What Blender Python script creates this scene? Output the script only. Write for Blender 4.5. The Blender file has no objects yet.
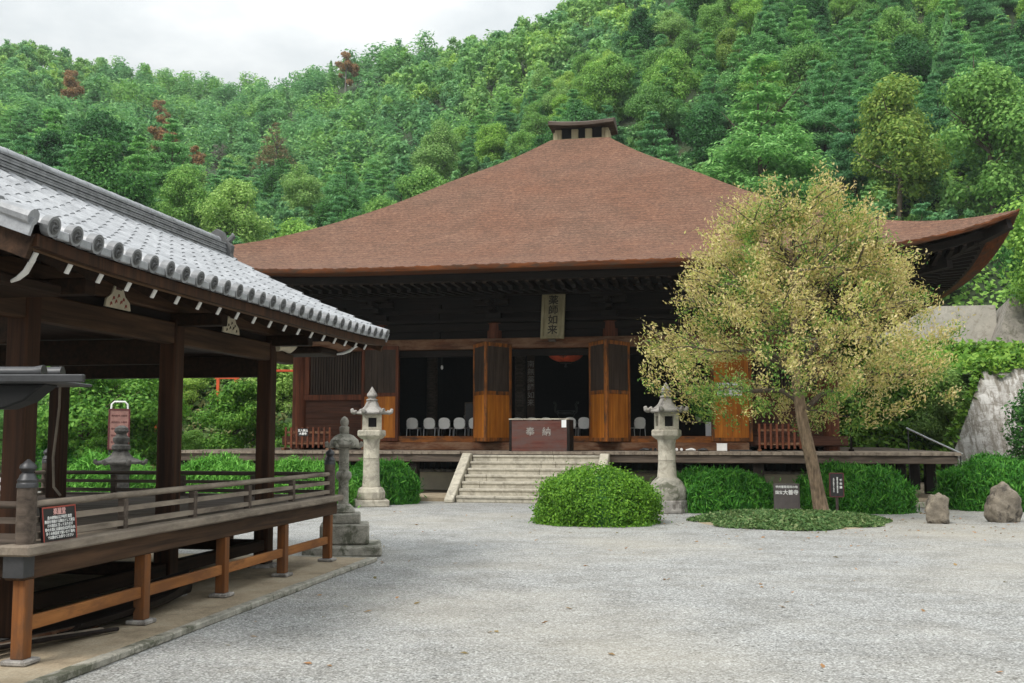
import bpy, bmesh, math, random
import numpy as np
from mathutils import Vector, Matrix, Euler

R = math.radians
PI = math.pi
scene = bpy.context.scene
col = scene.collection

# ------------------------------------------------------------------ camera
CAM_H = 1.8
PITCH = math.atan(94.5/1050.0)
cam = bpy.data.cameras.new('camera')
cam.sensor_width = 36.0
cam.lens = 1050.0/1024.0*36.0
cam.clip_start = 0.05
cam.clip_end = 3000
cam_o = bpy.data.objects.new('camera', cam)
cam_o.location = (0, 0, CAM_H)
cam_o.rotation_euler = (PI/2+PITCH, 0, 0)
col.objects.link(cam_o)
scene.camera = cam_o

# ------------------------------------------------------------------ world, sun, exposure
SUN_EL = R(52)
SUN_AZ = math.atan2(-0.55, -0.65)          # the sun stands behind the camera, to its left
world = bpy.data.worlds.new('World')
scene.world = world
world.use_nodes = True
wn = world.node_tree
wn.nodes.clear()
w_out = wn.nodes.new('ShaderNodeOutputWorld')
w_bg = wn.nodes.new('ShaderNodeBackground')
w_bg.inputs['Strength'].default_value = 0.1
w_sky = wn.nodes.new('ShaderNodeTexSky')
w_sky.sky_type = 'NISHITA'
w_sky.sun_disc = False
w_sky.sun_elevation = SUN_EL
w_sky.sun_rotation = SUN_AZ % (2*PI)
w_tc = wn.nodes.new('ShaderNodeTexCoord')
w_map = wn.nodes.new('ShaderNodeMapping')
w_map.inputs['Scale'].default_value = (1.0, 1.0, 2.2)
w_noise = wn.nodes.new('ShaderNodeTexNoise')
w_noise.inputs['Scale'].default_value = 3.2
w_noise.inputs['Detail'].default_value = 6
w_noise.inputs['Roughness'].default_value = 0.55
w_ramp = wn.nodes.new('ShaderNodeValToRGB')
w_ramp.color_ramp.elements[0].position = 0.36
w_ramp.color_ramp.elements[0].color = (4.9, 5.35, 5.55, 1)
w_ramp.color_ramp.elements[1].position = 0.60
w_ramp.color_ramp.elements[1].color = (8.1, 8.25, 8.2, 1)
w_mix = wn.nodes.new('ShaderNodeMixRGB')
w_mix.inputs['Fac'].default_value = 0.93
L = wn.links.new
L(w_tc.outputs['Generated'], w_map.inputs['Vector'])
L(w_map.outputs['Vector'], w_noise.inputs['Vector'])
L(w_noise.outputs['Fac'], w_ramp.inputs['Fac'])
L(w_sky.outputs['Color'], w_mix.inputs['Color1'])
L(w_ramp.outputs['Color'], w_mix.inputs['Color2'])
w_sep = wn.nodes.new('ShaderNodeSeparateXYZ')
w_mr = wn.nodes.new('ShaderNodeMapRange')           # overcast sky: brighter overhead than near the horizon
w_mr.inputs['From Min'].default_value = 0.30
w_mr.inputs['From Max'].default_value = 1.0
w_mr.inputs['To Min'].default_value = 1.0
w_mr.inputs['To Max'].default_value = 2.6
w_mul = wn.nodes.new('ShaderNodeVectorMath')
w_mul.operation = 'SCALE'
L(w_tc.outputs['Generated'], w_sep.inputs[0])
L(w_sep.outputs['Z'], w_mr.inputs['Value'])
L(w_mix.outputs['Color'], w_mul.inputs[0])
L(w_mr.outputs['Result'], w_mul.inputs['Scale'])
L(w_mul.outputs[0], w_bg.inputs['Color'])
L(w_bg.outputs['Background'], w_out.inputs['Surface'])

sun_d = bpy.data.lights.new('sun', 'SUN')
sun_d.energy = 2.4
sun_d.angle = R(16)
sun_d.color = (1.0, 0.965, 0.91)
sun_o = bpy.data.objects.new('sun', sun_d)
sun_o.rotation_euler = Vector((-math.sin(SUN_AZ)*math.cos(SUN_EL), -math.cos(SUN_AZ)*math.cos(SUN_EL), -math.sin(SUN_EL))).to_track_quat('-Z', 'Y').to_euler()
sun_o.location = (-20, -20, 40)
col.objects.link(sun_o)

scene.view_settings.view_transform = 'Standard'
scene.view_settings.look = 'None'
scene.view_settings.gamma = 1
scene.view_settings.use_curve_mapping = False
scene.view_settings.exposure = 0.28
scene.cycles.max_bounces = 6
scene.cycles.transparent_max_bounces = 8

# ------------------------------------------------------------------ helpers: rays of the photograph used to measure places
def ray(px, py):
    a = (px-512)/1050.0
    b = (341.5-py)/1050.0
    return Vector((a, math.cos(PITCH)-b*math.sin(PITCH), math.sin(PITCH)+b*math.cos(PITCH)))

def ground_at(px, py, z=0.0):
    r = ray(px, py)
    return Vector((0, 0, CAM_H)) + r*((z-CAM_H)/r.z)

def project(p):
    dz = p[2]-CAM_H
    zc = p[1]*math.cos(PITCH)+dz*math.sin(PITCH)
    yc = dz*math.cos(PITCH)-p[1]*math.sin(PITCH)
    return 512+1050*p[0]/zc, 341.5-1050*yc/zc

# ------------------------------------------------------------------ materials
MAT = {}
class NT:
    def __init__(s, name):
        s.m = bpy.data.materials.new(name)
        s.m.use_nodes = True
        s.t = s.m.node_tree
        s.t.nodes.clear()
        s.out = s.t.nodes.new('ShaderNodeOutputMaterial')
        s.b = s.t.nodes.new('ShaderNodeBsdfPrincipled')
        s.link(s.b.outputs[0], s.out.inputs['Surface'])
        MAT[name] = s.m
    def n(s, typ, **kw):
        x = s.t.nodes.new(typ)
        for k, v in kw.items():
            if k in x.inputs.keys():
                x.inputs[k].default_value = v
            else:
                setattr(x, k, v)
        return x
    def link(s, a, b):
        s.t.links.new(a, b)
    def coords(s, scale=(1, 1, 1), kind='Object', rot=(0, 0, 0)):
        tc = s.n('ShaderNodeTexCoord')
        mp = s.n('ShaderNodeMapping')
        mp.inputs['Scale'].default_value = scale
        mp.inputs['Rotation'].default_value = rot
        s.link(tc.outputs[kind], mp.inputs['Vector'])
        return mp.outputs['Vector']
    def noise(s, vec, scale, detail=5, rough=0.6, dist=0.0):
        x = s.n('ShaderNodeTexNoise')
        x.inputs['Scale'].default_value = scale
        x.inputs['Detail'].default_value = detail
        x.inputs['Roughness'].default_value = rough
        x.inputs['Distortion'].default_value = dist
        if vec is not None:
            s.link(vec, x.inputs['Vector'])
        return x.outputs['Fac']
    def ramp(s, fac, stops):
        x = s.n('ShaderNodeValToRGB')
        e = x.color_ramp.elements
        while len(e) < len(stops):
            e.new(0.5)
        for i, (p, c) in enumerate(stops):
            e[i].position = p
            e[i].color = (*c, 1) if len(c) == 3 else c
        s.link(fac, x.inputs['Fac'])
        return x.outputs['Color']
    def mix(s, fac, a, b, mode='MIX'):
        x = s.n('ShaderNodeMixRGB')
        x.blend_type = mode
        for v, k in ((fac, 'Fac'), (a, 'Color1'), (b, 'Color2')):
            if hasattr(v, 'links'):
                s.link(v, x.inputs[k])
            else:
                x.inputs[k].default_value = (*v, 1) if isinstance(v, tuple) and len(v) == 3 else v
        return x.outputs['Color']
    def math(s, op, a, b):
        x = s.n('ShaderNodeMath')
        x.operation = op
        for i, v in enumerate((a, b)):
            if hasattr(v, 'links'):
                s.link(v, x.inputs[i])
            else:
                x.inputs[i].default_value = v
        return x.outputs[0]
    def bump(s, h, strength=0.3, dist=0.02):
        x = s.n('ShaderNodeBump')
        x.inputs['Strength'].default_value = strength
        x.inputs['Distance'].default_value = dist
        s.link(h, x.inputs['Height'])
        s.link(x.outputs['Normal'], s.b.inputs['Normal'])
    def color(s, c):
        if hasattr(c, 'links'):
            s.link(c, s.b.inputs['Base Color'])
        else:
            s.b.inputs['Base Color'].default_value = (*c, 1)
    def rough(s, v):
        s.b.inputs['Roughness'].default_value = v

def plain(name, c, rough=0.6, metal=0.0, var=0.25, scale=6.0):
    t = NT(name)
    v = t.coords()
    f = t.noise(v, scale, 5)
    t.color(t.ramp(f, [(0.3, tuple(x*(1-var) for x in c)), (0.7, tuple(min(1, x*(1+var)) for x in c))]))
    t.rough(rough)
    t.b.inputs['Metallic'].default_value = metal
    t.bump(t.noise(v, scale*8, 3), 0.12, 0.01)
    return t.m

def wood(name, c0, c1, axis=0, rough=0.75, wear=None, grain=18.0, bump=0.25):
    """stretched grain along one local axis; wear = (colour, amount) adds pale weathered patches"""
    t = NT(name)
    sc = [grain]*3
    sc[axis] = grain*0.045
    v = t.coords(tuple(sc))
    g = t.noise(v, 1.0, 6, 0.65, 0.4)
    big = t.noise(t.coords(tuple(0.9 if i != axis else 0.35 for i in range(3))), 2.0, 4)
    c = t.ramp(g, [(0.28, c0), (0.52, tuple((a+b)/2 for a, b in zip(c0, c1))), (0.74, c1)])
    c = t.mix(t.ramp(big, [(0.35, (0, 0, 0)), (0.7, (1, 1, 1))]), c, t.mix(1.0, c, (0.62, 0.60, 0.58), 'MULTIPLY'))
    if wear:
        wv = t.noise(t.coords(tuple(2.5 if i != axis else 0.7 for i in range(3))), 2.2, 6, 0.7)
        c = t.mix(t.ramp(wv, [(0.5-wear[1]*0.25, (0, 0, 0)), (0.62, (1, 1, 1))]), c, t.mix(g, wear[0], tuple(x*0.55 for x in wear[0])))
    t.color(c)
    t.rough(rough)
    t.b.inputs['Specular IOR Level'].default_value = 0.18
    t.bump(g, bump, 0.01)
    return t.m

def stone(name, c0, c1, spot=None, scale=7.0, rough=0.9, bump=0.5):
    t = NT(name)
    v = t.coords()
    f = t.noise(v, scale, 8, 0.65)
    c = t.ramp(f, [(0.3, c0), (0.7, c1)])
    fine = t.noise(v, 90, 3)
    c = t.mix(t.ramp(fine, [(0.35, (0.75,)*3), (0.65, (1.15,)*3)]), c, c)
    m = t.n('ShaderNodeMixRGB'); m.blend_type = 'MULTIPLY'; m.inputs['Fac'].default_value = 0.8
    t.link(c, m.inputs['Color1'])
    t.link(t.ramp(fine, [(0.3, (0.68, 0.68, 0.68)), (0.62, (1, 1, 1))]), m.inputs['Color2'])
    c = m.outputs['Color']
    if spot:
        s2 = t.noise(t.coords(), 3.1, 7, 0.72, 0.6)
        c = t.mix(t.ramp(s2, [(0.50, (0, 0, 0)), (0.60, (1, 1, 1))]), c, spot)
    t.color(c)
    t.rough(rough)
    t.bump(t.math('ADD', f, t.math('MULTIPLY', fine, 0.4)), bump, 0.03)
    return t.m

# gravel
t = NT('gravel')
v = t.coords()
def vor(t, v, sc, feat='F1'):
    x = t.n('ShaderNodeTexVoronoi')
    x.feature = feat
    x.inputs['Scale'].default_value = sc
    t.link(v, x.inputs['Vector'])
    return x
va = vor(t, v, 44.0)
vb = vor(t, v, 85.0)
def cellramp(x, st):
    s_ = t.n('ShaderNodeSeparateColor')
    t.link(x.outputs['Color'], s_.inputs[0])
    return t.ramp(s_.outputs[0], st)
ca = cellramp(va, [(0.0, (0.10, 0.10, 0.10)), (0.16, (0.34, 0.34, 0.33)), (0.6, (0.48, 0.485, 0.48)), (1.0, (0.74, 0.745, 0.74))])
cb = cellramp(vb, [(0.0, (0.10, 0.10, 0.10)), (0.2, (0.36, 0.36, 0.35)), (0.7, (0.50, 0.50, 0.49)), (1.0, (0.72, 0.72, 0.71))])
patch = t.noise(v, 1.3, 6, 0.7)
c = t.mix(t.ramp(t.noise(v, 9.0, 3), [(0.42, (0, 0, 0)), (0.58, (1, 1, 1))]), ca, cb)
edge = t.ramp(va.outputs['Distance'], [(0.25, (1, 1, 1)), (0.62, (0.45, 0.45, 0.45))])
c = t.mix(0.75, c, edge, 'MULTIPLY')
c = t.mix(0.9, c, t.ramp(patch, [(0.32, (0.70, 0.68, 0.645)), (0.55, (1, 1, 1)), (0.75, (1.08, 1.08, 1.08))]), 'MULTIPLY')
warm = t.noise(v, 0.16, 5, 0.6)
c = t.mix(t.ramp(warm, [(0.46, (0, 0, 0)), (0.68, (0.55, 0.55, 0.55))]), c, (0.43, 0.39, 0.32))
tr1 = t.noise(t.coords((0.35, 1.6, 1), rot=(0, 0, 0.5)), 0.9, 7, 0.75, 0.8)
c = t.mix(0.35, c, t.ramp(tr1, [(0.34, (0.80, 0.79, 0.77)), (0.5, (1, 1, 1)), (0.68, (1.06, 1.06, 1.06))]), 'MULTIPLY')
tw = t.noise(v, 3.7, 9, 0.8)
c = t.mix(t.ramp(tw, [(0.70, (0, 0, 0)), (0.73, (0.8, 0.8, 0.8))]), c, (0.14, 0.10, 0.07))
c = t.mix(1.0, c, (0.91, 0.905, 0.885), 'MULTIPLY')
t.color(c)
t.rough(0.95)
t.bump(t.math('ADD', t.math('MULTIPLY', va.outputs['Distance'], -1.0), t.math('MULTIPLY', patch, 1.5)), 0.7, 0.02)

# packed earth
t = NT('packed_earth')
v = t.coords()
f = t.noise(v, 1.6, 8, 0.68)
fine = t.noise(v, 45, 4)
c = t.ramp(f, [(0.3, (0.17, 0.13, 0.08)), (0.5, (0.34, 0.27, 0.18)), (0.7, (0.42, 0.36, 0.26))])
c = t.mix(0.7, c, t.ramp(fine, [(0.3, (0.6, 0.6, 0.6)), (0.6, (1, 1, 1))]), 'MULTIPLY')
t.color(c); t.rough(0.97); t.bump(fine, 0.4, 0.02)

# hill soil
t = NT('hill_soil')
v = t.coords()
f = t.noise(v, 0.25, 8, 0.7)
t.color(t.ramp(f, [(0.3, (0.015, 0.028, 0.010)), (0.55, (0.035, 0.055, 0.02)), (0.8, (0.09, 0.075, 0.04))]))
t.rough(1.0)

# cypress-bark roof
t = NT('bark_roof')
v = t.coords()
r1 = t.noise(t.coords((1, 1, 4)), 9.0, 7, 0.82)
r2 = t.noise(t.coords((0.6, 0.6, 3.0)), 4.0, 6, 0.7)
r3 = t.noise(v, 0.35, 4)
c = t.ramp(r1, [(0.34, (0.052, 0.025, 0.015)), (0.50, (0.168, 0.086, 0.052)), (0.66, (0.34, 0.195, 0.125))])
c = t.mix(0.6, c, t.ramp(r2, [(0.3, (0.66, 0.60, 0.58)), (0.65, (1.1, 1.1, 1.1))]), 'MULTIPLY')
c = t.mix(0.6, c, t.ramp(r3, [(0.35, (1.0, 0.78, 0.62)), (0.65, (1, 1, 1))]), 'MULTIPLY')
cw = t.n('ShaderNodeTexWave'); cw.wave_type = 'BANDS'; cw.bands_direction = 'Z'
cw.inputs['Scale'].default_value = 2.6; cw.inputs['Distortion'].default_value = 2.2; cw.inputs['Detail'].default_value = 4; cw.inputs['Detail Scale'].default_value = 3.0
t.link(v, cw.inputs['Vector'])
c = t.mix(0.45, c, t.ramp(cw.outputs['Fac'], [(0.15, (0.66, 0.64, 0.62)), (0.6, (1, 1, 1))]), 'MULTIPLY')
r4 = t.noise(v, 0.9, 7, 0.75)
c = t.mix(0.5, c, t.ramp(r4, [(0.38, (0.62, 0.64, 0.60)), (0.55, (1, 1, 1)), (0.7, (1.12, 1.10, 1.08))]), 'MULTIPLY')
t.color(c); t.rough(0.95); t.bump(r1, 0.8, 0.05)

wood('bark_edge', (0.060, 0.022, 0.010), (0.27, 0.088, 0.030), 0, 0.85, ((0.10, 0.06, 0.04), 0.2), 14)
wood('bark_edge_side', (0.060, 0.022, 0.010), (0.27, 0.088, 0.030), 1, 0.85, ((0.10, 0.06, 0.04), 0.2), 14)
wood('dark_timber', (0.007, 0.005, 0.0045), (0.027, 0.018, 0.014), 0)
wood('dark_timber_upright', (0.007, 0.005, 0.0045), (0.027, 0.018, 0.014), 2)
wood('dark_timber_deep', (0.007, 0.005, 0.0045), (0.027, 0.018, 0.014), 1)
wood('grey_timber', (0.048, 0.037, 0.030), (0.19, 0.15, 0.12), 0, 0.85)
wood('grey_timber_deep', (0.075, 0.060, 0.048), (0.29, 0.235, 0.185), 1, 0.85, ((0.36, 0.30, 0.235), 0.55))
wood('brown_timber', (0.055, 0.021, 0.011), (0.215, 0.088, 0.040), 0, 0.75, ((0.26, 0.15, 0.09), 0.3))
wood('brown_timber_upright', (0.0570, 0.0208, 0.0120), (0.2280, 0.0736, 0.0360), 2)
wood('brown_boards', (0.0396, 0.0192, 0.0135), (0.1530, 0.0640, 0.0390), 0)
wood('weathered_panel', (0.0360, 0.0253, 0.0198), (0.0984, 0.0690, 0.0517), 2)
wood('orange_wood', (0.30, 0.075, 0.010), (0.78, 0.29, 0.035), 2, 0.55, None, 9, 0.1)
wood('orange_frame', (0.22, 0.062, 0.014), (0.60, 0.215, 0.038), 2, 0.6, ((0.09, 0.045, 0.025), 0.35), 9)
wood('orange_sill', (0.24, 0.070, 0.018), (0.62, 0.23, 0.050), 0, 0.6, ((0.10, 0.05, 0.028), 0.4), 9)
wood('cedar_post', (0.12, 0.042, 0.014), (0.34, 0.135, 0.042), 2, 0.7, ((0.15, 0.075, 0.040), 0.3), 12)
wood('cedar_rail', (0.18, 0.068, 0.020), (0.48, 0.205, 0.066), 1, 0.7, ((0.22, 0.09, 0.035), 0.2), 10)
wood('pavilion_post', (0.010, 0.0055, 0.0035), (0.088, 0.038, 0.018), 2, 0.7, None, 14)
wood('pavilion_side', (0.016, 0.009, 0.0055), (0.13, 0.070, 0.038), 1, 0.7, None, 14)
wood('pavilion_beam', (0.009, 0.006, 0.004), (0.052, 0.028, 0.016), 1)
wood('fascia_wood', (0.060, 0.034, 0.018), (0.23, 0.135, 0.072), 1)
wood('red_box_wood', (0.080, 0.026, 0.020), (0.22, 0.082, 0.060), 0, 0.7, ((0.14, 0.085, 0.075), 0.45), 12)
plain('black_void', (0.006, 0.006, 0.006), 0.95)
plain('near_black', (0.012, 0.010, 0.010), 0.9)  # even near-black, for inner wall, ceiling and the fillings behind openings
plain('white_paint', (0.78, 0.77, 0.74), 0.6, 0, 0.08)
plain('cream_paint', (0.62, 0.55, 0.40), 0.7, 0, 0.15)
plain('red_paint', (0.34, 0.060, 0.040), 0.6)
plain('vermilion', (0.62, 0.085, 0.020), 0.55)
plain('white_paper', (0.80, 0.80, 0.80), 0.8, 0, 0.04)
plain('plaster', (0.80, 0.73, 0.58), 0.9, 0, 0.14, 2.0)
plain('chair_plastic', (0.86, 0.84, 0.79), 0.5, 0, 0.05)
plain('chair_metal', (0.45, 0.45, 0.45), 0.35, 0.8, 0.1)
plain('bronze', (0.030, 0.032, 0.028), 0.45, 0.5)
plain('dark_metal', (0.05, 0.05, 0.052), 0.45, 0.4)
plain('pale_metal', (0.60, 0.61, 0.62), 0.35, 0.7, 0.08)
plain('sign_brown', (0.050, 0.030, 0.026), 0.6)
plain('sign_maroon', (0.105, 0.022, 0.022), 0.5)
plain('sign_black', (0.020, 0.017, 0.018), 0.5)
plain('sign_pink', (0.30, 0.15, 0.125), 0.6)
plain('title_pink', (0.75, 0.42, 0.38), 0.6)
plain('rope', (0.30, 0.25, 0.19), 0.9)
plain('ink', (0.030, 0.024, 0.018), 0.8)
plain('shoe_black', (0.015, 0.015, 0.017), 0.5)
plain('lantern_red', (0.72, 0.11, 0.04), 0.7)
plain('slab_stone', (0.085, 0.070, 0.066), 0.6, 0, 0.2)
wood('plaque_wood', (0.25, 0.21, 0.12), (0.42, 0.37, 0.24), 2, 0.8, None, 10)
stone('granite_pale', (0.40, 0.36, 0.28), (0.62, 0.57, 0.46), (0.30, 0.27, 0.22))
stone('granite_step', (0.38, 0.345, 0.275), (0.60, 0.55, 0.45), (0.30, 0.27, 0.215))
stone('granite_grey', (0.22, 0.205, 0.19), (0.44, 0.41, 0.37), (0.13, 0.115, 0.10))
stone('mossy_stone', (0.20, 0.19, 0.155), (0.46, 0.43, 0.36), (0.10, 0.10, 0.068))
stone('dark_stone', (0.040, 0.038, 0.034), (0.12, 0.11, 0.098), (0.028, 0.028, 0.024))
stone('rock', (0.12, 0.10, 0.078), (0.34, 0.29, 0.22), (0.07, 0.058, 0.046), 4.0, 0.9, 0.8)
stone('dark_wall_stone', (0.20, 0.18, 0.155), (0.40, 0.36, 0.31), (0.14, 0.13, 0.10), 3.0)  # darker stone of the sloping wall at the right edge
stone('concrete_pale', (0.42, 0.39, 0.34), (0.58, 0.54, 0.47), (0.34, 0.31, 0.26), 2.0, 0.9, 0.2)
# coursed battered stone wall: rough pale masonry streaked by weather
t = NT('coursed_stone')
v = t.coords((1.0, 1.0, 1.6), rot=(0, 0.5, 0))
wv = t.n('ShaderNodeMixRGB'); wv.inputs['Fac'].default_value = 0.12
wn_ = t.n('ShaderNodeTexNoise'); wn_.inputs['Scale'].default_value = 1.5; wn_.inputs['Detail'].default_value = 5
t.link(v, wn_.inputs['Vector']); t.link(v, wv.inputs['Color1']); t.link(wn_.outputs['Color'], wv.inputs['Color2'])
x = vor(t, wv.outputs['Color'], 2.6)
xe = vor(t, wv.outputs['Color'], 2.6, 'DISTANCE_TO_EDGE')
cx = t.n('ShaderNodeSeparateColor'); t.link(x.outputs['Color'], cx.inputs[0])
c = t.ramp(cx.outputs[0], [(0.0, (0.40, 0.38, 0.35)), (0.5, (0.50, 0.48, 0.45)), (1.0, (0.60, 0.58, 0.55))])
nz = t.noise(t.coords(), 2.2, 10, 0.75)
c = t.mix(0.75, c, t.ramp(nz, [(0.34, (0.36, 0.33, 0.29)), (0.52, (1, 1, 1))]), 'MULTIPLY')
streak = t.noise(t.coords((4.5, 1.5, 0.55), rot=(0, -0.55, 0)), 1.5, 9, 0.75)
c = t.mix(t.ramp(streak, [(0.47, (0, 0, 0)), (0.56, (0.85, 0.85, 0.85))]), c, (0.20, 0.175, 0.14))
je = t.ramp(xe.outputs['Distance'], [(0.0, (0.5, 0.47, 0.43)), (0.05, (1, 1, 1))])
c = t.mix(0.5, c, je, 'MULTIPLY')
t.color(c); t.rough(0.92); t.bump(t.math('ADD', xe.outputs['Distance'], t.math('MULTIPLY', nz, 1.5)), 0.6, 0.05)
# roof tile
t = NT('roof_tile')
v = t.coords()
f = t.noise(v, 5.0, 6, 0.65)
f2 = t.noise(v, 60, 3)
c = t.ramp(f, [(0.3, (0.20, 0.205, 0.215)), (0.55, (0.33, 0.337, 0.35)), (0.75, (0.46, 0.468, 0.48))])
c = t.mix(0.5, c, t.ramp(f2, [(0.35, (0.72, 0.72, 0.72)), (0.6, (1, 1, 1))]), 'MULTIPLY')
t.color(c); t.rough(0.42); t.bump(f2, 0.15, 0.01)
t.b.inputs['Specular IOR Level'].default_value = 0.7
plain('tile_dark', (0.21, 0.213, 0.218), 0.55, 0, 0.35, 9.0)
plain('tile_face', (0.085, 0.085, 0.085), 0.6, 0, 0.3, 9.0)

def bark(name, c0, c1):
    t = NT(name)
    v = t.coords((6, 6, 1.4))
    f = t.noise(v, 3.0, 7, 0.7)
    t.color(t.ramp(f, [(0.3, c0), (0.7, c1)])); t.rough(0.95); t.bump(f, 0.9, 0.05)
bark('bark_brown', (0.05, 0.036, 0.025), (0.15, 0.115, 0.08))
bark('bark_tan', (0.075, 0.048, 0.030), (0.40, 0.285, 0.185))
bark('bark_grey', (0.11, 0.10, 0.09), (0.26, 0.24, 0.22))

def leaf(name, stops, obj_var=0.35, trans=0.3, noise_scale=None, rough=0.6):
    """leaf material: colour varies from leaf to leaf (random per island) and from plant to plant (random per object)"""
    t = NT(name)
    g = t.n('ShaderNodeNewGeometry')
    c = t.ramp(g.outputs['Random Per Island'], stops)
    if obj_var:
        oi = t.n('ShaderNodeObjectInfo')
        c = t.mix(1.0, c, t.ramp(oi.outputs['Random'], [(0.0, (1-obj_var, 1-obj_var*0.75, 1-obj_var*0.5)), (0.5, (1, 1, 1)), (1.0, (1+obj_var*1.1, 1+obj_var*0.7, 1-obj_var*0.2))]), 'MULTIPLY')
    if noise_scale:
        nz = t.noise(t.coords(), noise_scale, 3, 0.6)
        c = t.mix(1.0, c, t.ramp(nz, [(0.35, (0.62, 0.72, 0.80)), (0.5, (1, 1, 1)), (0.66, (1.45, 1.25, 0.85))]), 'MULTIPLY')
    t.color(c); t.rough(rough)
    t.b.inputs['Specular IOR Level'].default_value = 0.25
    tr = t.n('ShaderNodeBsdfTranslucent')
    t.link(c, tr.inputs['Color'])
    mx = t.n('ShaderNodeMixShader')
    mx.inputs['Fac'].default_value = trans
    t.link(t.b.outputs[0], mx.inputs[1]); t.link(tr.outputs[0], mx.inputs[2])
    t.link(mx.outputs[0], t.out.inputs['Surface'])
leaf('leaf_broad', [(0.0, (0.104, 0.243, 0.052)), (0.5, (0.200, 0.405, 0.086)), (1.0, (0.348, 0.583, 0.138))], 0.3, 0.4)
leaf('leaf_light', [(0.0, (0.179, 0.331, 0.077)), (0.5, (0.308, 0.504, 0.122)), (1.0, (0.487, 0.693, 0.205))], 0.3, 0.4)
leaf('leaf_pine', [(0.0, (0.088, 0.243, 0.087)), (0.5, (0.166, 0.394, 0.143)), (1.0, (0.293, 0.571, 0.224))], 0.3, 0.4)
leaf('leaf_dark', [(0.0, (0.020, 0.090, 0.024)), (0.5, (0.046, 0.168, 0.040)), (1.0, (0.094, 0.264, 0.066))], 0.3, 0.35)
leaf('leaf_yellow', [(0.0, (0.127, 0.244, 0.051)), (0.5, (0.234, 0.372, 0.070)), (1.0, (0.370, 0.462, 0.101))], 0.1, 0.4)
leaf('leaf_orange', [(0.0, (0.20, 0.17, 0.07)), (0.4, (0.34, 0.19, 0.08)), (0.8, (0.46, 0.23, 0.10)), (1.0, (0.28, 0.24, 0.10))], 0)
leaf('leaf_greybrown', [(0.0, (0.16, 0.15, 0.11)), (0.6, (0.24, 0.21, 0.165)), (1.0, (0.16, 0.21, 0.11))], 0.1)
leaf('leaf_wood', [(0.0, (0.101, 0.241, 0.090)), (0.5, (0.183, 0.397, 0.142)), (1.0, (0.315, 0.586, 0.218))], 0, 0.4, 0.11)
leaf('leaf_wood_light', [(0.0, (0.139, 0.288, 0.084)), (0.5, (0.244, 0.462, 0.128)), (1.0, (0.401, 0.627, 0.193))], 0, 0.4, 0.11)
leaf('leaf_tan', [(0.0, (0.15, 0.20, 0.08)), (0.4, (0.26, 0.21, 0.10)), (0.8, (0.36, 0.24, 0.13)), (1.0, (0.20, 0.26, 0.10))], 0)
leaf('leaf_maple', [(0.0, (0.056, 0.173, 0.024)), (0.5, (0.121, 0.302, 0.038)), (1.0, (0.221, 0.432, 0.065))], 0.15)
leaf('leaf_ball', [(0.0, (0.049, 0.145, 0.013)), (0.5, (0.114, 0.273, 0.021)), (1.0, (0.216, 0.418, 0.037))], 0)
leaf('leaf_blade', [(0.0, (0.018, 0.109, 0.011)), (0.5, (0.051, 0.218, 0.020)), (1.0, (0.128, 0.356, 0.039))], 0)
leaf('leaf_blade_light', [(0.0, (0.048, 0.180, 0.018)), (0.5, (0.108, 0.324, 0.036)), (1.0, (0.204, 0.480, 0.072))], 0)
leaf('leaf_cover', [(0.0, (0.053, 0.119, 0.033)), (0.6, (0.128, 0.231, 0.072)), (1.0, (0.255, 0.308, 0.130))], 0)
leaf('leaf_ivy', [(0.0, (0.063, 0.165, 0.016)), (0.5, (0.138, 0.297, 0.030)), (1.0, (0.276, 0.440, 0.060))], 0)
leaf('leaf_bank', [(0.0, (0.055, 0.12, 0.025)), (0.45, (0.11, 0.19, 0.05)), (0.8, (0.20, 0.24, 0.08)), (1.0, (0.30, 0.24, 0.10))], 0)
leaf('leaf_straw', [(0.0, (0.388, 0.322, 0.100)), (0.25, (0.693, 0.536, 0.252)), (0.5, (0.457, 0.456, 0.100)), (0.78, (0.800, 0.670, 0.360)), (1.0, (0.333, 0.415, 0.074))], 0, 0.4)
leaf('leaf_tree_green', [(0.0, (0.074, 0.204, 0.042)), (0.5, (0.176, 0.324, 0.060)), (1.0, (0.351, 0.420, 0.090))], 0, 0.35)

# ------------------------------------------------------------------ mesh builders
def tag(o, label=None, cat=None, group=None, kind=None):
    if label: o['label'] = label
    if cat: o['category'] = cat
    if group: o['group'] = group
    if kind: o['kind'] = kind
    return o

def thing(name, label, cat, loc=(0, 0, 0), rz=0.0, group=None):
    o = bpy.data.objects.new(name, None)
    o.empty_display_size = 0.2
    col.objects.link(o)
    o.location = loc
    o.rotation_euler = (0, 0, rz)
    return tag(o, label, cat, group)

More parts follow.
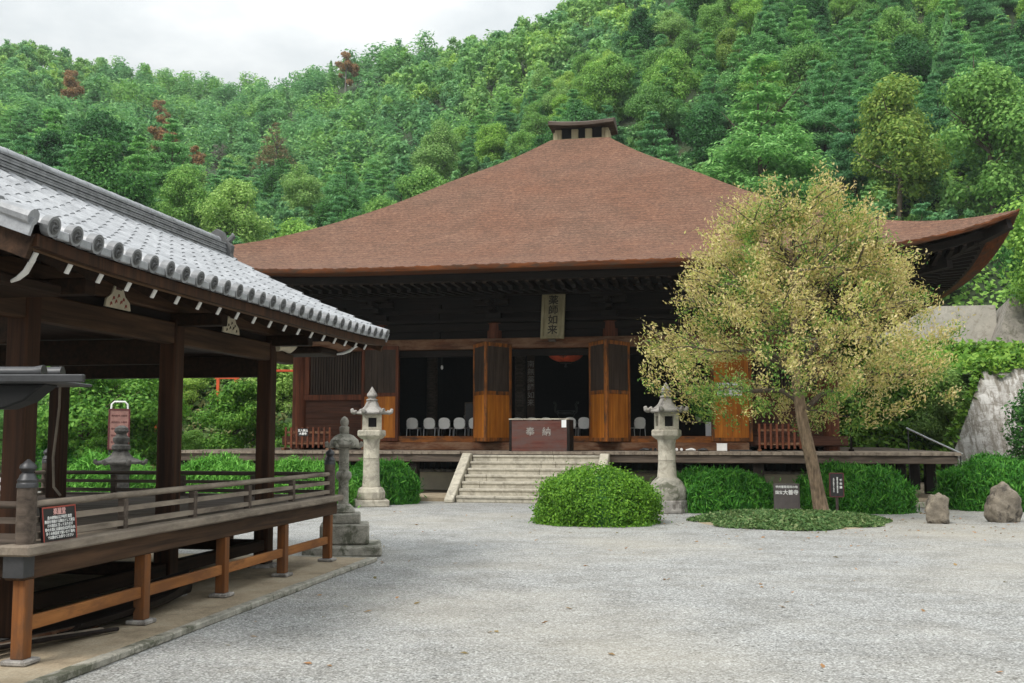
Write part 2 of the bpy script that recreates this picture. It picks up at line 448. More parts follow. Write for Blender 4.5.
class MB:
    def __init__(s):
        s.v = []; s.f = []
    def add(s, vs, fs, M=None):
        b = len(s.v)
        if M is not None:
            vs = [M @ Vector(p) for p in vs]
        s.v.extend([tuple(p) for p in vs])
        s.f.extend([tuple(b+i for i in f) for f in fs])
    def box(s, lo, hi, M=None):
        (a, b, c), (d, e, g) = lo, hi
        s.add([(a, b, c), (d, b, c), (d, e, c), (a, e, c), (a, b, g), (d, b, g), (d, e, g), (a, e, g)],
              [(3, 2, 1, 0), (4, 5, 6, 7), (0, 1, 5, 4), (1, 2, 6, 5), (2, 3, 7, 6), (3, 0, 4, 7)], M)
        return s
    def beam(s, p, q, w, h, up=(0, 0, 1)):
        """rectangular bar from p to q, w across, h along up"""
        p, q, up = Vector(p), Vector(q), Vector(up)
        d = (q-p).normalized()
        x = d.cross(up).normalized()
        y = x.cross(d)
        vs = []
        for c in (p, q):
            for a, b in ((-1, -1), (1, -1), (1, 1), (-1, 1)):
                vs.append(c+x*(a*w/2)+y*(b*h/2))
        s.add(vs, [(0, 1, 2, 3), (7, 6, 5, 4), (0, 4, 5, 1), (1, 5, 6, 2), (2, 6, 7, 3), (3, 7, 4, 0)])
        return s
    def tube(s, pts, radii, n=10, cap=True):
        pts = [Vector(p) for p in pts]
        if not isinstance(radii, (list, tuple)):
            radii = [radii]*len(pts)
        vs = []
        ref = None
        for i, p in enumerate(pts):
            d = (pts[min(i+1, len(pts)-1)]-pts[max(i-1, 0)])
            d = d.normalized() if d.length > 1e-9 else Vector((0, 0, 1))
            if ref is None:
                ref = Vector((1, 0, 0)) if abs(d.x) < 0.9 else Vector((0, 1, 0))
            x = (ref-d*ref.dot(d)).normalized()
            ref = x
            y = d.cross(x)
            for k in range(n):
                a = 2*PI*k/n
                vs.append(p+(x*math.cos(a)+y*math.sin(a))*radii[i])
        fs = []
        for i in range(len(pts)-1):
            for k in range(n):
                k2 = (k+1) % n
                fs.append((i*n+k, i*n+k2, (i+1)*n+k2, (i+1)*n+k))
        if cap:
            fs.append(tuple(range(n-1, -1, -1)))
            fs.append(tuple((len(pts)-1)*n+k for k in range(n)))
        s.add(vs, fs)
        return s
    def lathe(s, prof, n=24, c=(0, 0, 0), rot=0.0, jitter=0.0, rng=None):
        vs = []
        for r, z in prof:
            for k in range(n):
                a = rot+2*PI*k/n
                j = 1+(rng.uniform(-jitter, jitter) if rng else 0)
                vs.append((c[0]+r*j*math.cos(a), c[1]+r*j*math.sin(a), c[2]+z))
        fs = []
        for i in range(len(prof)-1):
            for k in range(n):
                k2 = (k+1) % n
                fs.append((i*n+k, i*n+k2, (i+1)*n+k2, (i+1)*n+k))
        fs.append(tuple(range(n-1, -1, -1)))
        fs.append(tuple((len(prof)-1)*n+k for k in range(n)))
        s.add(vs, fs)
        return s
    def prism(s, poly, a, b, axis='y', M=None):
        """polygon (2-D) extruded from a to b along an axis"""
        n = len(poly)
        def P(u, w, t):
            return {'y': (u, t, w), 'x': (t, u, w), 'z': (u, w, t)}[axis]
        vs = [P(u, w, a) for u, w in poly]+[P(u, w, b) for u, w in poly]
        fs = [tuple(range(n)), tuple(range(2*n-1, n-1, -1))]
        for i in range(n):
            j = (i+1) % n
            fs.append((i, i+n, j+n, j))
        s.add(vs, fs, M)
        return s
    def grid(s, fn, us, ws):
        nu, nw = len(us), len(ws)
        vs = [fn(u, w) for u in us for w in ws]
        fs = [(i*nw+j, (i+1)*nw+j, (i+1)*nw+j+1, i*nw+j+1) for i in range(nu-1) for j in range(nw-1)]
        s.add(vs, fs)
        return s
    def build(s, name, mat, parent=None, bevel=0.0, smooth=False, angle=40):
        me = bpy.data.meshes.new(name)
        me.from_pydata(s.v, [], s.f)
        bm = bmesh.new(); bm.from_mesh(me)
        if not smooth:
            bmesh.ops.recalc_face_normals(bm, faces=bm.faces)
        if bevel > 0:
            es = [e for e in bm.edges if len(e.link_faces) == 2 and e.calc_face_angle(0) > R(50)]
            bmesh.ops.bevel(bm, geom=es, offset=bevel, segments=1, affect='EDGES', clamp_overlap=True)
        if smooth:
            bmesh.ops.recalc_face_normals(bm, faces=bm.faces)
        bm.to_mesh(me); bm.free()
        if smooth:
            for p in me.polygons: p.use_smooth = True
            try:
                me.set_sharp_from_angle(angle=R(angle))
            except Exception:
                pass
        me.materials.append(MAT[mat] if isinstance(mat, str) else mat)
        o = bpy.data.objects.new(name, me)
        col.objects.link(o)
        if parent is not None: o.parent = parent
        return o

def copy_tree(o, parent=None):
    c = o.copy(); col.objects.link(c)
    if parent is not None: c.parent = parent
    for ch in list(o.children): copy_tree(ch, c)
    return c

def lettering(body, size, mat, parent, M, name='lettering', vertical=False, thick=0.002, spacing=1.0, bold=0.0):
    """real writing as thin raised mesh; M places its XY plane on the sign"""
    c = bpy.data.curves.new('lettering', 'FONT')
    c.body = '\n'.join(body) if vertical else body
    c.size = size
    c.align_x = 'CENTER'; c.align_y = 'CENTER'
    c.space_line = spacing if vertical else spacing
    c.extrude = thick
    c.resolution_u = 2
    tmp = bpy.data.objects.new('lettering', c)
    col.objects.link(tmp)
    dg = bpy.context.evaluated_depsgraph_get()
    me = bpy.data.meshes.new_from_object(tmp.evaluated_get(dg))
    bpy.data.objects.remove(tmp)
    if bold > 0:                       # heavier strokes: copies shifted a hair sideways and forward
        bm = bmesh.new(); bm.from_mesh(me)
        for dx, dy, dz in ((bold, 0, 0.0004), (-bold, 0, 0.0008), (0, bold, 0.0012), (0, -bold, 0.0016)):
            r_ = bmesh.ops.duplicate(bm, geom=[g_ for g_ in bm.faces if g_.index < len(me.polygons) and g_.index >= 0][:len(me.polygons)])
            bmesh.ops.translate(bm, verts=[g_ for g_ in r_['geom'] if isinstance(g_, bmesh.types.BMVert)], vec=(dx, dy, dz))
            bm.faces.ensure_lookup_table()
        bm.to_mesh(me); bm.free()
    me.materials.clear()
    me.materials.append(MAT[mat])
    o = bpy.data.objects.new(name, me)
    o.matrix_local = M
    col.objects.link(o)
    o.parent = parent
    return o

def facing(x, y, z, rz=0.0, tilt=0.0):
    """matrix for lettering standing upright, read from -y"""
    return Matrix.Translation((x, y, z)) @ Matrix.Rotation(rz, 4, 'Z') @ Matrix.Rotation(PI/2+tilt, 4, 'X')

# leaves from numpy arrays: one four-cornered leaf per point
def leaf_arrays(P, N, size, rng, aspect=1.6, jitter=0.5, updir=None):
    n = len(P)
    N = N + rng.normal(0, jitter, (n, 3))
    N /= np.linalg.norm(N, axis=1, keepdims=True)+1e-9
    if updir is None:
        A = rng.normal(0, 1, (n, 3))
    else:
        A = updir + rng.normal(0, 0.40, (n, 3))
    A -= N*np.sum(A*N, axis=1, keepdims=True)
    A /= np.linalg.norm(A, axis=1, keepdims=True)+1e-9
    B = np.cross(N, A)
    s = size*rng.uniform(0.6, 1.35, (n, 1))
    A = A*s*aspect*0.5; B = B*s*0.5
    V = np.stack([P-A, P+B*0.9-A*0.1+N*s*0.10, P+A, P-B*0.9-A*0.1+N*s*0.10], axis=1).reshape(-1, 3)
    return V

def quads_mesh(name, V, mats, mat_idx=None):
    me = bpy.data.meshes.new(name)
    nf = len(V)//4
    me.vertices.add(len(V)); me.loops.add(nf*4); me.polygons.add(nf)
    me.vertices.foreach_set('co', np.ascontiguousarray(V, dtype=np.float32).ravel())
    me.loops.foreach_set('vertex_index', np.arange(nf*4, dtype=np.int32))
    me.polygons.foreach_set('loop_start', np.arange(0, nf*4, 4, dtype=np.int32))
    me.polygons.foreach_set('loop_total', np.full(nf, 4, dtype=np.int32))
    for m in mats: me.materials.append(MAT[m])
    if mat_idx is not None:
        me.polygons.foreach_set('material_index', mat_idx.astype(np.int32))
    me.update(); me.validate()
    return me

def mesh_obj(name, me, parent=None):
    o = bpy.data.objects.new(name, me)
    col.objects.link(o)
    if parent is not None: o.parent = parent
    return o

def shell_points(rng, c, rad, n, inner=0.72):
    d = rng.normal(0, 1, (n, 3))
    d /= np.linalg.norm(d, axis=1, keepdims=True)
    r = rng.uniform(inner, 1.05, (n, 1))
    return np.array(c)+d*r*np.array(rad), d

# ------------------------------------------------------------------ ground and hill
def sstep(a, b, x):
    t_ = max(0.0, min(1.0, (x-a)/(b-a)))
    return t_*t_*(3-2*t_)

def lerp_tab(tab, x):
    if x <= tab[0][0]: return tab[0][1]
    for (a, p), (b, q) in zip(tab, tab[1:]):
        if x <= b:
            return p+(q-p)*(x-a)/(b-a)
    return tab[-1][1]

E_TAB = [(-0.9, 0.33), (-0.49, 0.364), (-0.42, 0.350), (-0.36, 0.350), (-0.29, 0.330), (-0.22, 0.330), (-0.16, 0.338), (-0.107, 0.352), (0.03, 0.405), (0.18, 0.50), (0.49, 0.58), (0.9, 0.62)]
D_TAB = [(-0.9, 250), (-0.3, 255), (-0.16, 225), (0.03, 200), (0.25, 175), (0.9, 165)]
B_TAB = [(-0.9, 50), (-0.35, 50), (-0.15, 56), (0.1, 62), (0.33, 63), (0.5, 62), (0.9, 58)]

def hill_z(x, y):
    if y < 5: return 0.0
    a = x/max(y, 1e-3)
    b = lerp_tab(B_TAB, a)
    D = lerp_tab(D_TAB, a); E_ = lerp_tab(E_TAB, a)
    if y <= b: return 0.0
    u = (y-b)/(D-b)
    top = E_*D
    if u < 1:
        z = top*(0.86*u+0.14*u*u)
    else:
        z = top*(1+0.25*(1-math.exp(-(u-1)*1.5)) - 0.42*(u-1))
    w = sstep(0, 0.15, u)
    z += w*(2.2*math.sin(x*0.09+y*0.05)+1.6*math.sin(x*0.05-y*0.11+2))
    return max(z, 0.0)

m = MB()
us = [-900, -500, -330]+[-250+10*i for i in range(51)]+[330, 500, 900]
ws = [48+4*i for i in range(14)]+[110+9*i for i in range(26)]+[360, 420]
m.grid(lambda u, w: (u, w, hill_z(u, w)-0.04), us, ws)
tag(m.build('hillside', 'hill_soil', None, smooth=True), kind='structure')

m = MB()
m.box((-900, -300, -0.5), (900, 1200, 0.0))
tag(m.build('gravel_ground', 'gravel'), kind='structure')

def on_hill(px, py):
    r = ray(px, py)
    y = 45.0
    while y < 300:
        p = Vector((0, 0, CAM_H))+r*(y/r.y)
        if hill_z(p.x, p.y) >= p.z: return p
        y += 0.5
    return p

# ------------------------------------------------------------------ the temple hall
TH = R(11)
TC = Vector((0.0695*42, 42.0, 0))
def T(u, v, z=0.0):
    return Vector((TC.x+u*math.cos(TH)+v*math.sin(TH), TC.y-u*math.sin(TH)+v*math.cos(TH), z))

RT = 12.95
PROF = [(1.15, 13.58), (2.47, 12.52), (4.46, 11.25), (6.1, 10.05), (7.9, 8.92), (9.2, 8.16), (10.4, 7.54), (11.8, 6.98), (12.95, 6.66)]
def lift(t_): return 1.0*abs(t_)**5.5
def prof_z(r):
    return lerp_tab(PROF, r)
# smooth the profile
_rs = np.linspace(1.15, 12.95, 60)
_zs = np.array([prof_z(r) for r in _rs])
for _ in range(12):
    _zs[1:-1] = (_zs[:-2]+2*_zs[1:-1]+_zs[2:])/4
def prof_s(r): return float(np.interp(r, _rs, _zs))
def roof_pt(side, t_, r, dz=0.0, grow=1.0):
    """side 0 front, 1 right, 2 back, 3 left; t in -1..1 along the eave"""
    z = prof_s(r)+lift(t_)*(r/RT)**4+dz
    rr = r*grow
    u, v = t_*rr, -rr
    for _ in range(side): u, v = -v, u
    return (u, v, z)

hall = thing('temple_hall', 'large dark timber temple hall under a broad brown bark roof with open orange doors', 'temple', TC, -TH)
ts = [-1, -0.985, -0.96, -0.93, -0.9, -0.85, -0.8, -0.7, -0.6, -0.45, -0.3, -0.15, 0]
ts = ts+[-x_ for x_ in ts[-2::-1]]
rs = list(np.linspace(1.15, 12.95, 40))
m = MB()
for s_ in range(4):
    m.grid(lambda a, b: roof_pt(s_, a, b), ts, rs)
m.box((-1.15, -1.15, 13.4), (1.15, 1.15, 13.57))
roof = m.build('roof', 'bark_roof', hall, smooth=True, angle=30)
rngp = random.Random(5)
fine = [-1+2*i/240 for i in range(241)]
for s_ in range(4):
    m = MB()
    # ragged bark edge: a rusty cut face under the surface, with the underside
    def edge(a, k):
        p = roof_pt(s_, a, RT)
        q = roof_pt(s_, a, RT-0.12)
        w = roof_pt(s_, a, RT-0.75)
        j = 0.012*math.sin(a*900)+0.010*math.sin(a*377+1)
        return [(p[0], p[1], p[2]+0.012+j), (p[0]*1.0005, p[1]*1.0005, p[2]-0.03+j), (p[0]*0.997, p[1]*0.997, p[2]-0.115), (w[0], w[1], p[2]-0.165)][k]
    m.grid(edge, fine, [0, 1, 2, 3])
    m.build('eave_edge', 'bark_edge' if s_ in (0, 2) else 'bark_edge_side', hall, smooth=True)
    # two tiers of boards and the soffit under the rafters
    def lz(t_, r): return lift(t_)*(r/RT)**4
    def ring(t_, r, z):
        u, v = t_*r, -r
        for _ in range(s_): u, v = -v, u
        return (u, v, z+lz(t_, r))
    m = MB()
    m.grid(lambda a, k: ring(a, *[(12.35, 6.50), (12.35, 6.30), (12.20, 6.27), (12.20, 6.40)][k]), ts, [0, 1, 2, 3])
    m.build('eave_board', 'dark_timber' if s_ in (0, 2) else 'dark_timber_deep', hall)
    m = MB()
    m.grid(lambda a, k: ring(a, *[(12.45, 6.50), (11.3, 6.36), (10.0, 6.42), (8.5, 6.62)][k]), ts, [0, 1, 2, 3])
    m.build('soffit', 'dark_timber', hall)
    # flying rafters, then the lower tier
    m = MB()
    n = 78
    for i in range(n):
        t_ = -0.985+1.97*(i+0.5)/n
        def seg(ra, za, rb, zb, w, h):
            u = t_*12.4
            pts = []
            for r, z in ((ra, za), (rb, zb)):
                tt = max(-1, min(1, u/r))
                uu, vv = u, -r
                for _ in range(s_): uu, vv = -vv, uu
                pts.append((uu, vv, z+lz(u/12.4, min(r, 12.4))))
            m.beam(pts[0], pts[1], w, h)
        if abs(t_*12.4) < 12.2:
            seg(max(10.6, abs(t_*12.4)), 6.28, 12.22, 6.30, 0.11, 0.13)
        if abs(t_*12.4) < 11.2:
            seg(max(8.6, abs(t_*12.4)), 6.42, 11.5, 6.20, 0.12, 0.15)
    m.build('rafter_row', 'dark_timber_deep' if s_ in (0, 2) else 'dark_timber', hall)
    if s_ == 0:
        m = MB(); m.box((-0.05, -0.012, -0.058), (0.05, 0.012, 0.058))
        end0 = None
        for i in range(n):
            t_ = -0.985+1.97*(i+0.5)/n
            if abs(t_*12.4) < 12.0:
                if end0 is None: end0 = m.build('rafter_end', 'weathered_panel', hall); e_ = end0
                else:
                    e_ = end0.copy(); col.objects.link(e_); e_.parent = hall
                e_.location = ring(t_*12.4/12.235, 12.235, 6.30)
# hip rafters
for su in (-1, 1):
    for sv in (-1, 1):
        m = MB()
        m.beam((su*8.5, sv*8.5, 6.2), (su*11.5, sv*11.5, 6.55), 0.26, 0.3)
        m.beam((su*11.0, sv*11.0, 6.55), (su*12.75, sv*12.75, 7.32), 0.24, 0.26)
        m.build('hip_rafter', 'dark_timber', hall)
# ridge box on the top
m = MB()
m.box((-1.25, -0.85, 13.5), (1.25, 0.85, 13.62))
m.build('ridge_base', 'dark_timber', hall, 0.02)
m = MB()
m.box((-0.95, -0.55, 13.62), (0.95, 0.55, 13.78))
for x_ in (-0.95, -0.28, 0.28, 0.95):
    m.box((x_-0.14, -0.60, 13.72), (x_+0.14, 0.60, 14.15))
for x_ in (-1.05, 1.05):
    m.box((x_-0.10, -0.66, 13.70), (x_+0.10, -0.45, 14.02))
m.build('ridge_box', 'plaque_wood', hall, 0.02)
m = MB()
m.box((-0.85, -0.50, 13.76), (0.85, 0.50, 14.22))
m.build('ridge_opening_shade', 'black_void', hall)  # solid black block; the darkness of the openings is put into its colour
m = MB()
def cap_top(u, k):
    dz = 0.10*(u/1.45)**2
    prof = [(-0.95, 14.20), (-0.95, 14.32), (-0.4, 14.52), (0, 14.58), (0.4, 14.52), (0.95, 14.32), (0.95, 14.20)]
    return (u, prof[k][0], prof[k][1]+dz)
m.grid(cap_top, [-1.32+0.264*i for i in range(11)], range(7))
m.grid(lambda u, k: (u, -0.95+1.9*k, 14.20+0.10*(u/1.45)**2), [-1.32+0.264*i for i in range(11)], [0, 1])
for u in (-1.32, 1.32):
    p = [cap_top(u, k) for k in range(7)]
    m.add(p, [tuple(range(7))])
m.build('ridge_cap', 'grey_timber', hall)

# podium, veranda
m = MB(); m.box((-9.1, -9.1, 0), (9.1, 9.1, 0.66)); m.build('podium', 'plaster', hall, 0.04)
m = MB()
m.box((-9.16, -9.16, 0.66), (9.16, 9.16, 0.74)); m.box((-9.18, -9.18, 0.0), (9.18, 9.18, 0.07))
m.build('podium_edging', 'granite_grey', hall, 0.02)
VD = 11.6
m = MB()
i = 0
rv = random.Random(3)
x_ = -VD
while x_ < VD-0.05:
    w = min(0.30+rv.uniform(-0.03, 0.03), VD-x_)
    dz = rv.uniform(-0.006, 0.006)
    m.box((x_, -VD+rv.uniform(-0.02, 0.02), 1.27), (x_+w-0.008, -8.4, 1.352+dz))
    m.box((x_, 8.4, 1.27), (x_+w-0.008, VD, 1.352+dz))
    x_ += w
y_ = -8.39
while y_ < 8.35:
    for sx in (-1, 1):
        m.box((min(sx*8.4, sx*VD), y_, 1.27), (max(sx*8.4, sx*VD), min(y_+0.29, 8.39), 1.352+rv.uniform(-0.005, 0.005)))
    y_ += 0.298
m.build('veranda_deck', 'grey_timber_deep', hall)
m = MB()
for a in (-1, 1):
    m.box((-VD+0.08, a*(VD-0.12)-0.07, 1.04), (VD-0.08, a*(VD-0.12)+0.07, 1.265))
    m.box((a*(VD-0.12)-0.07, -VD+0.2, 1.05), (a*(VD-0.12)+0.07, VD-0.2, 1.264))
m.build('veranda_beam', 'grey_timber', hall, 0.015)
for k in range(10):
    x_ = -11.3+22.6*k/9
    for sgn, yy in ((-1, -11.3), (1, 11.3)):
        m = MB(); m.box((x_-0.15, yy-0.15, 0.10), (x_+0.15, yy+0.15, 1.045)); m.build('veranda_post', 'dark_timber_upright', hall, 0.02)
        if sgn < 0:
            m = MB(); m.lathe([(0.30, 0.0), (0.32, 0.05), (0.26, 0.105)], 10, (x_, yy, 0)); m.build('base_stone', 'granite_grey', hall)
for k in range(1, 9):
    yy = -11.3+22.6*k/9
    for x_ in (-11.3, 11.3):
        m = MB(); m.box((x_-0.15, yy-0.15, 0.10), (x_+0.15, yy+0.15, 1.045)); m.build('veranda_post', 'dark_timber_upright', hall, 0.02)
m = MB()
for x_ in np.arange(-9.0, 9.01, 0.18):
    m.box((x_-0.04, -9.0, 0.745), (x_+0.04, -8.93, 1.266))
for x_ in np.arange(-8.85, 8.86, 0.22):
    m.box((8.93, x_-0.04, 0.745), (9.0, x_+0.04, 1.266))
m.build('underfloor_lattice', 'dark_timber_upright', hall)
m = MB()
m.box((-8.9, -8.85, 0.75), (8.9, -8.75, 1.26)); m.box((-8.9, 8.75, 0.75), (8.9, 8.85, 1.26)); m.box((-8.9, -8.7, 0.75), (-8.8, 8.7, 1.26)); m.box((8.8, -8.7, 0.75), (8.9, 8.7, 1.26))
m.build('underfloor_shade', 'black_void', hall)  # near-black sheets painting the dark void behind the lattice

# pillars
PU = [-8.55, -5.72, -1.88, 1.88, 5.72, 8.55]
for x_ in PU:
    for y_ in ((-8.55, 8.55) if abs(x_) < 8 else PU):
        m = MB(); m.lathe([(0.25, 0.745), (0.25, 5.1), (0.22, 5.45)], 20, (x_, y_, 0)); m.build('pillar', 'brown_timber_upright', hall, smooth=True)
# walls: sides, back, front end bays, upper frieze
m = MB()
m.box((-8.62, -8.3, 1.35), (-8.48, 8.3, 6.4)); m.box((8.48, -8.3, 1.35), (8.62, 8.3, 6.4)); m.box((-8.3, 8.48, 1.35), (8.3, 8.62, 6.4))
m.build('wall', 'brown_boards', hall)
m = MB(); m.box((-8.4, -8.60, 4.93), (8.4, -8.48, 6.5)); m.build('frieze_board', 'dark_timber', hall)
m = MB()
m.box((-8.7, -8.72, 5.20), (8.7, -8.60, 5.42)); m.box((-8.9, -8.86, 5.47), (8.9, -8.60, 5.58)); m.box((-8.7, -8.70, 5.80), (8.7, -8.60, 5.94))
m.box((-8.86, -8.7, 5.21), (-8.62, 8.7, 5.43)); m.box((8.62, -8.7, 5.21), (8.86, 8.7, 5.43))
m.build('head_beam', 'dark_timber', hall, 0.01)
for s_ in (-1, 1):
    m = MB()
    x0, x1 = (-8.35, -5.95) if s_ < 0 else (5.95, 8.35)
    z_ = 1.80
    while z_ < 2.98:
        m.box((x0, -8.62, z_), (x1, -8.54+rngp.uniform(-0.004, 0.008), z_+0.192)); z_ += 0.2
    m.build('wall_boards', 'brown_boards', hall)
    m = MB()
    for xx in (x0+0.10, x1-0.10): m.box((xx-0.085, -8.74, 3.17), (xx+0.085, -8.57, 4.58))
    m.box((x0, -8.75, 2.98), (x1, -8.56, 3.165))
    m.build('window_frame', 'brown_timber_upright', hall, 0.01)
    m = MB()
    xx = x0+0.22
    while xx < x1-0.2:
        m.box((xx, -8.68, 3.168), (xx+0.055, -8.62, 4.578)); xx += 0.094
    m.build('window_slats', 'weathered_panel', hall)
    m = MB(); m.box((x0+0.15, -8.60, 3.165), (x1-0.15, -8.555, 4.6)); m.build('window_board', 'near_black', hall)
# tie beam above the doors, sill and step below
m = MB(); m.box((-9.0, -8.98, 4.585), (9.0, -8.70, 4.925)); m.build('lintel_beam', 'brown_timber', hall, 0.02)
m = MB(); m.box((-6.05, -8.96, 1.50), (6.05, -8.68, 1.80)); m.build('sill_beam', 'orange_sill', hall, 0.02)
for a_, b_ in ((-9.0, -6.055), (6.055, 9.0)):
    m = MB(); m.box((a_, -8.95, 1.50), (b_, -8.68, 1.795)); m.build('sill_beam', 'brown_boards', hall, 0.02)
m = MB(); m.box((-6.1, -9.42, 1.353), (6.1, -8.97, 1.60)); m.build('threshold_step', 'brown_timber', hall, 0.02)
m = MB(); m.box((-6.1, -8.80, 4.36), (6.1, -8.62, 4.58)); m.build('door_head', 'dark_timber', hall, 0.01)
for xx in (-5.22, -2.2, -1.5, 1.5, 2.2, 5.22):
    m = MB(); m.box((xx-0.22 if xx < 0 else xx-0.16, -8.79, 1.80), (xx+0.16 if xx < 0 else xx+0.22, -8.58, 4.36)); m.build('door_jamb', 'brown_timber_upright', hall, 0.01)
# bracket sets over every front pillar, struts between
def bracket(x_, y_, ax):
    m = MB()
    def bx(a0, b0, z0, a1, b1, z1):
        # a along the wall, b outward
        if ax == 'f':
            m.box((x_+a0, y_-b1, z0), (x_+a1, y_-b0, z1))
        else:
            sg = 1 if ax == 'r' else -1
            m.box((min(x_+sg*b0, x_+sg*b1), y_+a0, z0), (max(x_+sg*b0, x_+sg*b1), y_+a1, z1))
    bx(-0.25, -0.25, 5.585, 0.25, 0.25, 5.76)
    for k, (out, z_) in enumerate(((0.0, 5.77), (0.48, 5.98), (0.96, 6.12))):
        L_ = 0.62-0.05*k
        bx(-L_, out-0.09, z_, L_, out+0.09, z_+0.11)
        for a in (-L_+0.12, 0, L_-0.12):
            bx(a-0.12, out-0.12, z_+0.112, a+0.12, out+0.12, z_+0.20)
    bx(-0.085, 0, 5.80, 0.085, 0.66, 5.93)
    bx(-0.085, 0, 5.98, 0.085, 1.20, 6.10)
    m.build('bracket_set', 'dark_timber', hall, 0.012)
for x_ in PU: bracket(x_, -8.60, 'f')
for y_ in PU[1:]: bracket(8.60, y_, 'r')
for x_ in (-7.13, -3.8, 0, 3.8, 7.13):
    for a_, b_, c_, d_ in ((0.09, 8.70, 5.585, 5.79), (0.16, 8.74, 5.945, 6.08), (0.12, 8.73, 4.93, 5.195)):
        m = MB(); m.box((x_-a_, -b_, c_), (x_+a_, -8.605, d_)); m.build('strut', 'dark_timber_upright', hall, 0.01)
m = MB(); m.box((-10.2, -9.68, 6.225), (10.2, -9.46, 6.40)); m.box((9.46, -9.4, 6.226), (9.68, 10.2, 6.40)); m.box((-9.68, -9.4, 6.226), (-9.46, 10.2, 6.40))
m.build('eave_purlin', 'dark_timber', hall, 0.01)
# doors: every leaf is a part of its own, hinged on the front of the jamb
def door_leaf(hu, ang, sgn, bright):
    """hinge at u=hu on the wall front; the leaf points along (cos ang, sin ang) from it; sgn: which side faces out"""
    w, z0, z1, th_ = 1.24, 1.63, 4.72, 0.07
    M = Matrix.Translation((hu, -9.00, 0)) @ Matrix.Rotation(ang, 4, 'Z')
    zm = 3.08
    m = MB()
    m.box((0, -th_/2, z0), (0.10, th_/2, z1), M); m.box((w-0.10, -th_/2, z0), (w, th_/2, z1), M)
    for za, zb in ((z0, z0+0.12), (zm, zm+0.12), (z1-0.12, z1)):
        m.box((0.10, -th_/2+0.002, za), (w-0.10, th_/2-0.002, zb), M)
    d = m.build('door', bright[2], hall, 0.008)
    m = MB()
    k = 0
    xx = 0.10
    while xx < w-0.11:
        x2 = min(xx+0.20, w-0.10)
        m.box((xx+0.003, -0.016-0.002*(k % 2), zm+0.12), (x2-0.003, 0.016+0.002*(k % 2), z1-0.12), M); xx = x2; k += 1
    m.build('upper_panel', bright[0], d)
    m = MB()
    xx = 0.10; k = 0
    while xx < w-0.11:
        x2 = min(xx+0.27, w-0.10)
        m.box((xx+0.003, -0.016-0.002*(k % 2), z0+0.12), (x2-0.003, 0.016+0.002*(k % 2), zm), M); xx = x2; k += 1
    m.build('lower_panel', bright[1], d)
    return d, M
B1 = ('weathered_panel', 'orange_wood', 'orange_frame')
B2 = ('weathered_panel', 'orange_wood', 'brown_timber_upright')
B3 = ('orange_wood', 'orange_wood', 'orange_frame')
door_leaf(-4.98, R(182.5), 1, B2)
door_leaf(-2.46, R(-60), 1, B1)
door_leaf(-1.26, R(-120), 1, B1)
door_leaf(1.26, R(-60), 1, B1)
door_leaf(2.50, R(-120), 1, B1)
door_leaf(4.98, R(-3), 1, B3)
# interior
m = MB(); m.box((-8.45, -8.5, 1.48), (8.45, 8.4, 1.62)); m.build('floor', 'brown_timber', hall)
m = MB(); m.box((-8.45, -8.45, 4.95), (8.45, 8.4, 5.05)); m.build('ceiling', 'near_black', hall)
m = MB(); m.box((-8.4, -2.0, 1.62), (8.4, -1.85, 4.95)); m.build('inner_wall', 'near_black', hall)
for x_ in (-4.95, -1.7, 1.7, 5.4):
    m = MB(); m.lathe([(0.20, 1.62), (0.20, 4.95)], 20, (x_, -5.0, 0)); m.build('inner_pillar', 'grey_timber', hall, smooth=True)

# plaque with its four characters
plq = thing('name_plaque', 'tall weathered wooden plaque with four dark characters hung under the temple eave', 'plaque', T(0.11, -9.22, 4.86), -TH)
tilt = R(-15)
Mq = Matrix.Rotation(-tilt*-1, 4, 'X')
m = MB(); m.box((-0.33, -0.03, 0), (0.33, 0.03, 1.55), Mq); m.build('board', 'plaque_wood', plq, 0.01)
m = MB()
for x_ in (-0.33, 0.33): m.box((x_-0.045, -0.075, -0.02), (x_+0.045, 0.02, 1.57), Mq)
for z_ in (0.03, 1.53): m.box((-0.285, -0.073, z_-0.045), (0.285, 0.018, z_+0.045), Mq)
m.build('frame', 'plaque_wood', plq, 0.01)
for k, ch in enumerate('薬師如来'):
    lettering(ch, 0.33, 'ink', plq, Mq @ facing(0.0, -0.034, 1.27-0.335*k), 'inscription', bold=0.006)
m = MB(); m.box((-0.12, -0.05, -0.10), (0.12, 0.06, -0.022)); m.build('plaque_bracket', 'grey_timber', plq, 0.01)

# stone steps
steps = thing('stone_steps', 'pale granite steps climbing to the temple veranda', 'steps', T(0, -11.6), -TH)
rise, run = 1.25/7, 0.335
srng = random.Random(8)
for k in range(7):
    m = MB()
    yb = -0.02-run*(6-k)-0.14
    z0, z1 = rise*k, rise*(k+1)
    cuts = [-1.86]+sorted(srng.uniform(-1.4, 1.4) for _ in range(2))+[1.86]
    for a, b in zip(cuts, cuts[1:]):
        if b-a > 0.02:
            y0_ = yb+srng.uniform(-0.006, 0.006); zt_ = z1-0.002+srng.uniform(-0.003, 0.003)
            m.prism([(y0_+0.03, max(0.0, z0-0.02)), (y0_+0.03, zt_-0.075), (y0_, zt_-0.065), (y0_, zt_), (0.10, zt_), (0.10, max(0.0, z0-0.02))], a+0.003, b-0.003, 'x')
    m.build('step', 'granite_step', steps, 0.012)
for sx in (-1, 1):
    m = MB()
    m.prism([(-0.05, 0.0), (-2.36, 0.0), (-2.36, 0.10), (-0.30, 1.30), (-0.05, 1.30)], sx*1.88, sx*2.14, 'x')
    m.build('side_slab', 'granite_pale', steps, 0.02)

